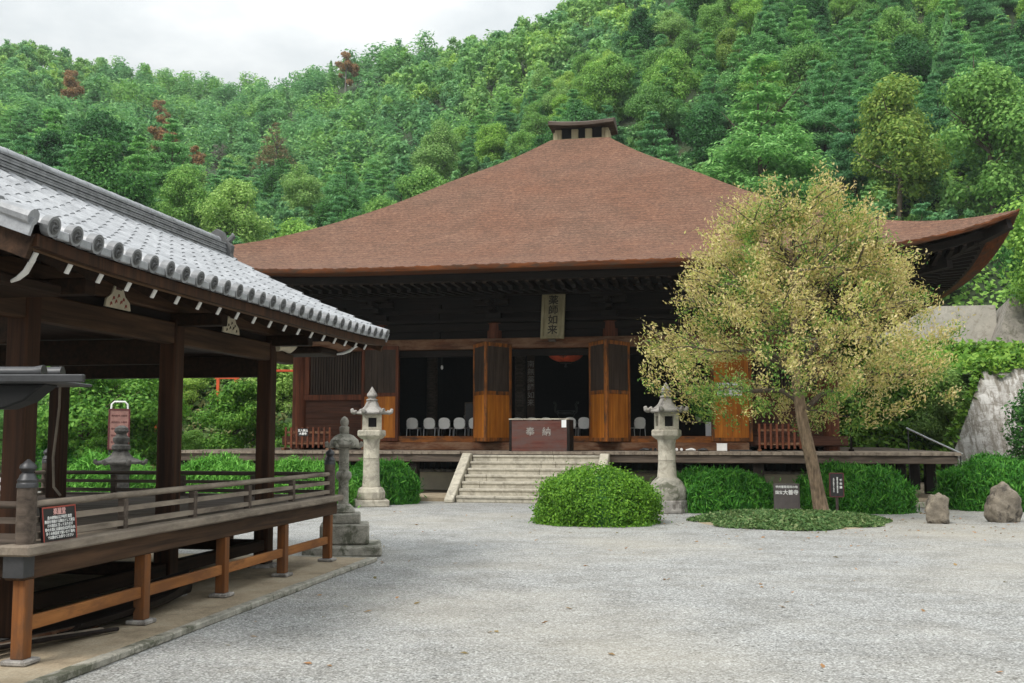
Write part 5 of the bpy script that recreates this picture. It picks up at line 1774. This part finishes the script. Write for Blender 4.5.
# ------------------------------------------------------------------ right side: terraces, banks and stone walls
def frustum(name, label, poly, zb, zt, inset, mat, cat='wall', top_mat=None):
    """battered masonry: ground polygon, the top drawn in by the batter"""
    n = len(poly)
    c = Vector((sum(p[0] for p in poly)/n, sum(p[1] for p in poly)/n, 0))
    m = MB()
    top = []
    for i, p in enumerate(poly):
        a, b, d = Vector((*poly[i-1], 0)), Vector((*p, 0)), Vector((*poly[(i+1) % n], 0))
        n1 = Vector((-(b-a).y, (b-a).x, 0)).normalized(); n2 = Vector((-(d-b).y, (d-b).x, 0)).normalized()
        k = (n1+n2); k = k/max(0.3, (1+n1.dot(n2)))
        top.append(b+k*inset)
    hs = zt if isinstance(zt, (list, tuple)) else [zt]*n
    vs = [(p[0], p[1], zb) for p in poly]+[(q.x, q.y, h_) for q, h_ in zip(top, hs)]
    m.add(vs, [tuple(range(n-1, -1, -1)), tuple(range(n, 2*n))]+[(i, (i+1) % n, n+(i+1) % n, n+i) for i in range(n)])
    o = m.build(name, mat)
    tag(o, label, cat)
    return o, top
# lower battered wall: a corner near the veranda, its long face turning towards the camera
lw, ltop = frustum('stone_wall', 'battered stone retaining wall with a pale face at the right, behind the bushes', [(15.2, 37.5), (24.5, 33.0), (40.0, 40.0), (34.0, 58.0), (17.8, 47.5)], 0.0, [4.15, 4.75, 4.9, 5.0, 4.4], 1.75, 'coursed_stone')
uw, utop = frustum('stone_wall', 'smooth pale concrete wall behind the ivy bank right of the temple', [(16.0, 52.0), (23.6, 50.6), (24.0, 53.0), (16.5, 55.0)], 2.0, 8.15, 0.1, 'concrete_pale')
dw, dtop = frustum('stone_wall', 'dark sloping stone wall above the ivy at the right edge', [(20.6, 46.8), (34.0, 44.0), (44.0, 58.0), (24.0, 57.0)], 3.0, 8.2, 1.9, 'dark_wall_stone')
# ivy bank between the walls
def leafy_surface(name, label, cat, fn, n, size, mat, seed, aspect=1.3, group=None, kind=None):
    rg = np.random.default_rng(seed)
    u = rg.uniform(0, 1, n); w = rg.uniform(0, 1, n)
    P = np.array([fn(a, b) for a, b in zip(u, w)])
    P += rg.normal(0, size*0.5, P.shape)
    hump = 0.5*np.sin(P[:, 0]*1.9+seed)*np.sin(P[:, 1]*1.3)+0.35*np.sin(P[:, 0]*4.1+P[:, 1]*3.3)
    P[:, 2] += np.maximum(0, hump)*size*2.2
    V = leaf_arrays(P, np.tile([[0, -0.5, 0.85]], (n, 1)), size, rg, aspect, 0.6)
    o = mesh_obj(name, quads_mesh(name, V, [mat]))
    tag(o, label, cat, group, kind)
    return o
def lerp3(a, b, t_): return Vector(a).lerp(Vector(b), t_)
def patch_(p00, p10, p01, p11):
    return lambda a, b: lerp3(lerp3(p00, p10, a), lerp3(p01, p11, a), b)
bank_a = patch_((17.0, 39.4, 4.2), (24.3, 35.0, 4.75), (18.0, 50.4, 5.6), (30.0, 46.5, 6.2))
bank_b = patch_((11.6, 43.0, 0.1), (16.9, 36.9, 0.2), (14.6, 52.0, 6.4), (21.5, 45.8, 5.9))
m = MB()
for fn in (bank_a, bank_b):
    m.grid(lambda a, b: fn(a, b)-Vector((0, 0, 0.12)), [i/8 for i in range(9)], [i/8 for i in range(9)])
tag(m.build('terrace_bank', 'hill_soil', None, smooth=True), kind='structure')
leafy_surface('ivy', None, None, bank_a, 9000, 0.20, 'leaf_ivy', 5, kind='stuff')
leafy_surface('ivy', None, None, bank_b, 15000, 0.18, 'leaf_ivy', 6, kind='stuff')
def top_edge(a, b):
    p = lerp3((ltop[0].x, ltop[0].y, 4.5), (ltop[1].x, ltop[1].y, 4.75), a)
    return p+Vector((0.0, 0.1, 0.05))+Vector((-0.1, -0.35, -0.55))*(b**2)*(0.3+0.7*abs(math.sin(a*23)))
leafy_surface('hanging_vine', 'green vine hanging over the top edge of the pale stone wall', 'vine', top_edge, 1500, 0.16, 'leaf_ivy', 7)
def left_edge(a, b):
    p = lerp3((14.9, 37.5, 0.2), (ltop[0].x, ltop[0].y, 4.5), a)
    return p+Vector((0.25*b, 0.5*b-0.05, 0.0))
leafy_surface('climbing_vine', 'green vine climbing the dark left corner of the stone wall', 'vine', left_edge, 900, 0.16, 'leaf_ivy', 8)
# handrail at the end of the veranda
hr = thing('handrail', 'thin pale metal handrail sloping down beyond the right end of the veranda', 'handrail', (12.6, 33.0, 0))
m = MB(); m.tube([(-0.25, 0.0, 2.05), (0.25, -0.3, 1.75), (1.1, -0.9, 1.25)], 0.028, 8); m.build('rail', 'pale_metal', hr, smooth=True)
for x_, y_, z_ in ((-0.2, 0.0, 2.0), (1.05, -0.87, 1.28)):
    m = MB(); m.tube([(x_, y_, 0), (x_, y_, z_)], 0.022, 8); m.build('post', 'dark_metal', hr, smooth=True)

# ------------------------------------------------------------------ trees: a few kinds, each with crown and trunk
def lobed_crown(rg, R_, H_, n_lobes, n, size, flat=0.75, z0=0.22, aspect=1.5):
    Ps, Ns = [], []
    cs = []
    for i in range(n_lobes):
        a = rg.uniform(0, 2*PI); f = rg.uniform(0, 1)
        zc = H_*(z0+(0.93-z0)*f)
        wz = math.sin(PI*min(1, 0.18+0.80*f))**0.8
        r_ = R_*wz*rg.uniform(0.25, 0.72)
        cs.append((r_*math.cos(a), r_*math.sin(a), zc, R_*rg.uniform(0.20, 0.40)*(0.7+0.3*wz)))
    cs.append((0, 0, H_*0.62, R_*0.5))
    w = np.array([c[3]**2 for c in cs]); w /= w.sum()
    for c, k in zip(cs, w):
        m_ = int(n*k)
        P, d = shell_points(rg, c[:3], (c[3], c[3], c[3]*flat), m_, 0.45)
        P += rg.normal(0, 0.10*c[3], P.shape)
        Ps.append(P); Ns.append(d+np.array([0, 0, 0.45]))
    P = np.concatenate(Ps); N = np.concatenate(Ns)
    return leaf_arrays(P, N, size, rg, aspect, 0.45)
def pine_crown(rg, R_, H_, n, size):
    Ps, Ns = [], []
    levels = 11
    pads = []
    for i in range(levels):
        f = i/(levels-1)
        z = H_*(0.20+0.76*f)
        rr_ = R_*(1-f*0.80)*rg.uniform(0.8, 1.1)
        k = max(3, int(7*(1-f*0.6)))
        a0 = rg.uniform(0, 6)
        for j in range(k):
            a = a0+2*PI*j/k+rg.uniform(-0.35, 0.35)
            q = rr_*rg.uniform(0.45, 0.9)
            pads.append((q*math.cos(a), q*math.sin(a), z+rg.uniform(-0.03, 0.03)*H_, rr_*0.42+0.25))
    pads.append((0, 0, H_*0.97, R_*0.2))
    w = np.array([p[3]**1.6 for p in pads]); w /= w.sum()
    for p, k in zip(pads, w):
        m_ = max(4, int(n*k))
        P, d = shell_points(rg, p[:3], (p[3], p[3], p[3]*0.30), m_, 0.25)
        Ps.append(P); Ns.append(np.tile([[0, 0, 1.0]], (m_, 1))+d*0.4)
    return leaf_arrays(np.concatenate(Ps), np.concatenate(Ns), size, rg, 2.4, 0.4)
def cone_crown(rg, R_, H_, n, size):
    f = rg.uniform(0, 1, n)**1.35
    a = rg.uniform(0, 2*PI, n)
    tier = 0.80+0.22*np.sin(f*46+2*np.sin(a*5))
    r_ = R_*(1-f)**0.9*tier*rg.uniform(0.55, 1.0, n)
    P = np.stack([r_*np.cos(a), r_*np.sin(a), H_*(0.16+0.84*f)-0.22*r_], axis=1)
    N = np.stack([np.cos(a), np.sin(a), np.full(n, 0.7)], axis=1)
    return leaf_arrays(P, N, size, rg, 2.0, 0.4)
def trunk_mb(rg, H_, r0, R_, limbs_=5):
    m = MB()
    x1, y1 = rg.normal(0, 0.2), rg.normal(0, 0.2)
    m.tube([(0, 0, -0.4), (0, 0, 0.3), (x1*0.5, y1*0.5, H_*0.35), (x1, y1, H_*0.62), (x1*0.8, y1, H_*0.9)], [r0*1.35, r0, r0*0.75, r0*0.5, r0*0.12], 9)
    for i in range(limbs_):
        z = H_*rg.uniform(0.32, 0.62); a = rg.uniform(0, 6.28)
        q = R_*rg.uniform(0.45, 0.75)
        m.tube([(x1*0.6, y1*0.6, z), (x1*0.6+q*0.5*math.cos(a), q*0.5*math.sin(a), z+H_*0.10), (q*math.cos(a), q*math.sin(a), z+H_*0.22)], [r0*0.45, r0*0.3, r0*0.08], 6)
    return m
VAR = {}
def make_variants(kind, mat, count, n, size, fn, barkm, r0=0.2):
    out = []
    for i in range(count):
        rg = np.random.default_rng(hash((len(VAR), i)) % 100000)
        V, R_, H_ = fn(rg, n, size)
        out.append((quads_mesh('crown', V, [mat]), trunk_mb(rg, H_, r0, R_), barkm, H_, R_))
    VAR[kind] = out
make_variants('broad', 'leaf_broad', 4, 20000, 0.165, lambda rg, n, s: (lobed_crown(rg, 4.0, 10.0, 40, n, s), 4.0, 10.0), 'bark_brown')
make_variants('light', 'leaf_light', 3, 19000, 0.155, lambda rg, n, s: (lobed_crown(rg, 3.8, 9.0, 36, n, s), 3.8, 9.0), 'bark_grey')
make_variants('pine', 'leaf_pine', 4, 20000, 0.15, lambda rg, n, s: (pine_crown(rg, 4.3, 12.0, n, s), 4.3, 12.0), 'bark_brown')
make_variants('dark', 'leaf_dark', 2, 22000, 0.18, lambda rg, n, s: (lobed_crown(rg, 4.4, 10.0, 44, n, s, 0.85, 0.18), 4.4, 10.0), 'bark_brown')
make_variants('cone', 'leaf_pine', 2, 13000, 0.15, lambda rg, n, s: (cone_crown(rg, 2.6, 12.0, n, s), 2.6, 12.0), 'bark_brown')
make_variants('yellow', 'leaf_yellow', 2, 18000, 0.165, lambda rg, n, s: (lobed_crown(rg, 3.8, 10.0, 36, n, s), 3.8, 10.0), 'bark_brown')
make_variants('orange', 'leaf_orange', 2, 5000, 0.18, lambda rg, n, s: (lobed_crown(rg, 2.4, 8.0, 14, n, s), 2.4, 8.0), 'bark_grey')
make_variants('bare', 'leaf_greybrown', 2, 1900, 0.15, lambda rg, n, s: (lobed_crown(rg, 2.6, 8.5, 16, n, s), 2.6, 8.5), 'bark_grey', 0.16)
make_variants('rust', 'leaf_tan', 1, 4000, 0.17, lambda rg, n, s: (pine_crown(rg, 3.0, 9.0, n, s), 3.0, 9.0), 'bark_grey')
make_variants('maple', 'leaf_maple', 3, 14000, 0.095, lambda rg, n, s: (lobed_crown(rg, 2.6, 4.6, 30, n, s, 0.4, 0.25), 2.6, 4.6), 'bark_brown', 0.10)
PROTO = {}
def tree(kind, idx, loc, sc, rz, label, group, name='broadleaf_tree', zs=1.0):
    key = (kind, idx % len(VAR[kind]))
    cm, tm, bk, H_, R_ = VAR[kind][key[1]]
    root = thing(name, label, 'tree', loc, rz, group)
    root.scale = (sc, sc, sc*zs)
    mesh_obj('crown', cm, root)
    if key not in PROTO:
        PROTO[key] = tm.build('trunk', bk, root, smooth=True)
    else:
        c = PROTO[key].copy(); col.objects.link(c); c.parent = root
    return root

SIL = [(0, 262), (227, 252), (278, 241), (329, 229), (395, 206), (450, 186), (512, 162), (556, 142), (614, 139), (693, 159), (759, 189), (848, 209), (1022, 210), (1060, 205)]
PAVL = [(-50, 140), (222, 245), (380, 330)]
def hidden(p, H_, R_):
    px, py = project((p[0], p[1], p[2]+H_))
    ok = True
    for dx in (-R_*0.8, 0, R_*0.8):
        qx, qy = project((p[0]+dx, p[1], p[2]+H_*0.93))
        if qx < -30 or qx > 1054: continue
        cov = False
        if 227 < qx < 1022 and qy > lerp_tab(SIL, qx): cov = True
        if qx < 380 and lerp_tab(PAVL, qx) < qy < 345: cov = True
        if not cov: ok = False
    return ok

# heroes singled out by look
heroes = [
    # kind, px, py of crown centre, height m, label, name
    ('orange', 346, 66, 9.6, 'rust orange tree on the skyline where the far ridge meets the near hill', 'broadleaf_tree'),
    ('orange', 160, 110, 8.0, 'reddish brown dead tree standing highest above the dark round tree', 'broadleaf_tree'),
    ('orange', 163, 135, 8.5, 'orange brown tree just above the right side of the dark round tree', 'broadleaf_tree'),
    ('orange', 72, 83, 9.5, 'brownish red tree alone on the far left hillside', 'broadleaf_tree'),
    ('orange', 196, 158, 6.0, 'small vivid orange tree among light green trees left of the roof', 'broadleaf_tree'),
    ('bare', 221, 152, 7.0, 'grey bare tree above the light green trees left of the roof', 'broadleaf_tree'),
    ('rust', 275, 142, 9.0, 'brown tinged conical conifer on the hillside left of the roof', 'conifer_tree'),
    ('bare', 670, 38, 8.0, 'grey bare tree high on the hill above the right half of the roof', 'broadleaf_tree'),
    ('bare', 720, 48, 7.0, 'thin grey tree on the hill right of the other bare tree', 'broadleaf_tree'),
    ('light', 440, 150, 10.0, 'large round light green tree rising behind the left roof slope', 'broadleaf_tree'),
    ('yellow', 497, 118, 10.0, 'yellow green tree just left of the roof ridge box', 'broadleaf_tree'),
    ('yellow', 895, 130, 13.0, 'yellow tinted tree on the slope behind the right roof corner', 'broadleaf_tree'),
    ('yellow', 650, 75, 8.0, 'bright lime green tree high above the right roof slope', 'broadleaf_tree'),
    ('pine', 760, 120, 16.0, 'big layered pine rising behind the right roof slope', 'pine_tree'),
    ('broad', 990, 120, 14.0, 'tall leafy tree at the right edge of the hill', 'broadleaf_tree'),
    ('dark', 108, 185, 11.0, 'dark green round tree rising behind the pavilion ridge', 'broadleaf_tree'),
    ('light', 235, 210, 9.0, 'pale green bushy tree between the pavilion ridge and the temple roof', 'broadleaf_tree'),
    ('broad', 185, 195, 8.0, 'mid green bushy tree just right of the dark round tree', 'broadleaf_tree'),
    ('light', 300, 190, 9.0, 'leafy yellow green tree above the left end of the temple roof', 'broadleaf_tree'),
]
hero_pos = []
hr_ = random.Random(4)
for i, (kind, px, py, H_, label, nm) in enumerate(heroes):
    vh = VAR[kind][i % len(VAR[kind])][3]
    # find a base on the hill whose crown centre falls on the measured place
    best = None
    y = 52.0
    while y < 262:
        r = ray(px, py)
        x = r.x/r.y*y
        z = hill_z(x, y)
        cx_, cy_ = project((x, y, z+H_*0.62))
        d = abs(cy_-py)
        if best is None or d < best[0]: best = (d, x, y, z)
        y += 0.5
    _, x, y, z = best
    tree(kind, i, (x, y, z-0.2), H_/vh, hr_.uniform(0, 6), label, None, nm)
    hero_pos.append((x, y, z, H_, H_*0.4))

# woods on the hill: the nearest are trees of their own, the far ones read as one mass
KL = {'broad': ('green broadleaf tree in the dense wood on the near hillside', 'broadleaf trees on the near hillside', 'broadleaf_tree'),
      'light': ('light green broadleaf tree in the dense wood on the near hillside', 'light green trees on the near hillside', 'broadleaf_tree'),
      'pine': ('blue green layered pine in the dense wood on the near hillside', 'pines on the near hillside', 'pine_tree'),
      'dark': ('dark green rounded tree in the dense wood on the near hillside', 'dark trees on the near hillside', 'broadleaf_tree'),
      'cone': ('narrow conical conifer in the dense wood on the near hillside', 'conifers on the near hillside', 'conifer_tree'),
      'yellow': ('yellowish tree in the dense wood on the near hillside', 'yellowish trees on the near hillside', 'broadleaf_tree')}
wr = random.Random(17)
cands = []
y = 57.0
while y < 262:
    sp = 4.6 if y < 110 else (4.3 if y < 180 else 4.5)
    x = -0.62*y-10
    while x < 0.62*y+8:
        xx, yy = x+wr.uniform(-0.45, 0.45)*sp, y+wr.uniform(-0.45, 0.45)*sp
        a = xx/yy
        if yy > lerp_tab(B_TAB, a)+2.0 and yy < lerp_tab(D_TAB, a)+6:
            cands.append((yy, xx))
        x += sp
    y += sp
cands.sort()
near_n = 0
far = []
for yy, xx in cands:
    z = hill_z(xx, yy)
    # kinds come in drifts
    k1 = math.sin(xx*0.055+1.3)+math.sin(yy*0.045+xx*0.02)+wr.uniform(-0.9, 0.9)
    if yy > 130 and xx < 20: k1 -= 0.5
    kind = 'pine' if k1 < 0.05 else ('broad' if k1 < 1.0 else 'light')
    u_ = wr.uniform(0, 1)
    if u_ < 0.06: kind = 'cone'
    elif u_ < 0.14: kind = 'dark'
    elif u_ < 0.146: kind = 'yellow'
    H_ = wr.uniform(6.5, 10.0) if yy < 120 else wr.uniform(5.0, 8.0)
    Rr = H_*0.38
    if hidden((xx, yy, z), H_, Rr): continue
    px, py = project((xx, yy, z+H_*0.6))
    if px < -45 or px > 1070 or py < -70: continue
    skip = False
    for hx, hy, hz, hH, hR in hero_pos:
        if math.hypot(hx-xx, hy-yy) < hR+1.2: skip = True; break
        # keep the line of sight to a singled-out tree clear
        if yy < hy and hy-yy < (38 if hH < 9.7 and hy > 140 else 27):
            hpx, hpy = project((hx, hy, hz+hH*0.62))
            tpx, tpy = project((xx, yy, z+H_))
            rad = 1050*(hR*0.55+Rr*0.85)/hy
            if abs(hpx-px) < rad and tpy < hpy+0.18*1050*hH/hy: skip = True; break
    if skip: continue
    if near_n < 285 and yy < 165:
        lab, grp, nm = KL[kind]
        vh = VAR[kind][0][3]
        tree(kind, wr.randrange(9), (xx, yy, z-0.2), H_/vh*wr.uniform(0.92, 1.1), wr.uniform(0, 6.2), lab, grp, nm, wr.uniform(0.9, 1.1))
        near_n += 1
    else:
        far.append((xx, yy, z, H_, kind))
# low understory filling the gaps between the trunks
for _ in range(2600):
    a = wr.uniform(-0.62, 0.62); yy = wr.uniform(52, 150) if wr.uniform(0, 1) < 0.75 else wr.uniform(150, 240)
    xx = a*yy; z = hill_z(xx, yy)
    if yy < lerp_tab(B_TAB, a)-1.0: continue
    H_ = wr.uniform(2.6, 4.6)
    if hidden((xx, yy, z), H_, H_*0.4): continue
    far.append((xx, yy, z-0.3, H_, wr.choice(['broad', 'broad', 'light', 'broad'])))
# far wood as one object
LOW = {}
for kind, cnt, n in (('pine', 4, 850), ('broad', 4, 850), ('light', 3, 850), ('cone', 2, 650)):
    LOW[kind] = []
    for i in range(cnt):
        rg = np.random.default_rng(900+i*7+len(kind))
        if kind == 'pine': LOW[kind].append(pine_crown(rg, 0.36, 1.0, n, 0.050))
        elif kind == 'cone': LOW[kind].append(cone_crown(rg, 0.24, 1.0, n, 0.048))
        else: LOW[kind].append(lobed_crown(rg, 0.42, 1.0, 22, n, 0.056))
Vs, Mi = [], []
fr = np.random.default_rng(6)
for xx, yy, z, H_, kind in far:
    kk = {'dark': 'broad', 'yellow': 'light'}.get(kind, kind)
    V = LOW[kk][fr.integers(len(LOW[kk]))]
    a = fr.uniform(0, 6.28)
    c, s_ = math.cos(a), math.sin(a)
    W = np.stack([V[:, 0]*c-V[:, 1]*s_, V[:, 0]*s_+V[:, 1]*c, V[:, 2]], axis=1)*H_
    W += np.array([xx, yy, z-0.3])
    Vs.append(W); Mi.append(np.full(len(V)//4, 1 if kk in ('light',) else 0))
print('near trees', near_n, 'far', len(far))
if Vs:
    tag(mesh_obj('forest', quads_mesh('forest', np.concatenate(Vs), ['leaf_wood', 'leaf_wood_light'], np.concatenate(Mi))), kind='stuff')

# ------------------------------------------------------------------ garden bank on the left, behind the pavilion
def bank_l(a, b):
    x = -26+24*a
    return Vector((x, 45.0+8*b+1.5*math.sin(a*5), 0.0+6.5*b**1.1))
m = MB(); m.grid(lambda a, b: bank_l(a, b)-Vector((0, 0, 0.1)), [i/12 for i in range(13)], [i/6 for i in range(7)])
tag(m.build('garden_bank', 'hill_soil', None, smooth=True), kind='structure')
leafy_surface('undergrowth', None, None, bank_l, 14000, 0.24, 'leaf_bank', 12, kind='stuff')
shr = [
    # px of centre, distance, base z, height, kind, label
    (85, 36.0, 0, 4.9, 'maple', 'bright green maple bush seen through the left opening of the pavilion'),
    (140, 37.5, 0, 4.4, 'maple', 'fresh green maple bush behind the reddish information board'),
    (105, 41.0, 0, 5.6, 'maple', 'taller green maple behind the two bright maple bushes'),
    (28, 40.0, 0, 4.6, 'broad', 'dark green shrub beyond the gravel at the far left'),
    (242, 42.0, 0, 4.2, 'maple', 'spreading green maple between the two right pavilion posts'),
    (195, 43.0, 0, 2.7, 'broad', 'low rounded green shrub left of the spreading maple'),
    (290, 47.0, 0, 3.2, 'broad', 'green shrub beside the left corner of the temple'),
    (275, 50.0, 1.5, 5.5, 'light', 'light green shrub on the garden bank behind the temple corner'),
    (205, 52.0, 3.5, 4.2, 'broad', 'green bush high on the garden bank'),
    (165, 50.0, 2.5, 4.6, 'light', 'pale green bush on the left of the garden bank'),
]
for i, (px, d, zb, H_, kind, lab) in enumerate(shr):
    vh = VAR[kind][i % len(VAR[kind])][3]
    tree(kind, i, ((px-512)/1050*d, d, zb-0.1), H_/vh, i*1.1, lab, None, 'garden_tree', 1.0 if kind == 'maple' else 0.8)
# right side shrubs
for i, (x, y, z, H_, kind, lab) in enumerate([
    (17.2, 40.6, 0.4, 4.4, 'light', 'light green creeper mound hugging the left corner of the stone wall'),
    (18.0, 35.0, 0.0, 4.2, 'dark', 'bushy shrub in front of the pale stone wall at the right edge'),
    (14.6, 50.5, 4.6, 3.0, 'light', 'light green shrub on the ivy bank right of the temple'),
    (24.5, 46.0, 6.0, 8.0, 'broad', 'leafy tree at the right edge beside the roof corner'),
    (28.5, 53.0, 6.0, 10.0, 'dark', 'dark tree at the right edge above the sloping wall'),
]):
    vh = VAR[kind][i % len(VAR[kind])][3]
    tree(kind, i+1, (x, y, z-0.2), H_/vh, i*1.7, lab, None, 'garden_tree')
# brush on the lower slope behind the right roof corner
def slope_brush(a, b):
    y = 58+34*b; x = y*(0.26+0.34*a)
    return Vector((x, y, hill_z(x, y)+0.15))
leafy_surface('undergrowth', None, None, slope_brush, 16000, 0.34, 'leaf_broad', 31, kind='stuff')
for i, (px, d, dz, H_, kind, lab) in enumerate([
    (905, 66.0, 0, 6.0, 'broad', 'low bushy tree showing over the roof below the yellow tinted tree'),
    (950, 64.0, 0, 8.0, 'light', 'light green bushy tree behind the upswept roof corner'),
    (1000, 60.0, 0, 8.5, 'broad', 'green tree framing the upswept roof corner from the right'),
    (860, 70.0, 0, 5.5, 'light', 'pale green shrub just above the roof left of the yellow tinted tree'),
]):
    x = (px-512)/1050*d
    vh = VAR[kind][i % len(VAR[kind])][3]
    tree(kind, i, (x, d, hill_z(x, d)-0.2), H_/vh, i*2.1, lab, None, 'garden_tree')
# vermilion railings on the bank
def vrail(px0, px1, d, z, label):
    x0, x1 = (px0-512)/1050*d, (px1-512)/1050*d
    f = thing('vermilion_railing', label, 'railing', ((x0+x1)/2, d, z))
    w = (x1-x0)/2
    for zz in (0.45, 0.95):
        m = MB(); m.beam((-w-0.15, 0, zz), (w+0.15, 0, zz), 0.09, 0.10); m.build('rail', 'vermilion', f, 0.01)
    n = max(2, int(w*2/1.6)+1)
    for k in range(n):
        x_ = -w+2*w*k/(n-1)
        m = MB(); m.box((x_-0.07, -0.07, -1.2), (x_+0.07, 0.07, 1.2)); m.build('post', 'vermilion', f, 0.01)
vrail(268, 296, 46.0, 4.2, 'vermilion railing beside the left corner of the temple wall')
vrail(218, 236, 50.0, 4.1, 'short vermilion railing high on the garden bank')
vrail(150, 158, 47.0, 3.2, 'vermilion railing piece low on the garden bank')

# ------------------------------------------------------------------ the air: pale haze between the camera and the hill
hz = bpy.data.materials.new('haze')
hz.use_nodes = True
hz.node_tree.nodes.clear()
ho = hz.node_tree.nodes.new('ShaderNodeOutputMaterial')
hv = hz.node_tree.nodes.new('ShaderNodeVolumePrincipled')
hv.inputs['Color'].default_value = (0.86, 0.95, 0.97, 1)
hv.inputs['Density'].default_value = 0.00024
hv.inputs['Anisotropy'].default_value = 0.1
hz.node_tree.links.new(hv.outputs[0], ho.inputs['Volume'])
MAT['haze'] = hz
m = MB(); m.box((-930, -310, -1.5), (930, 1210, 175))
tag(m.build('haze', 'haze'), kind='stuff')
scene.cycles.volume_bounces = 0
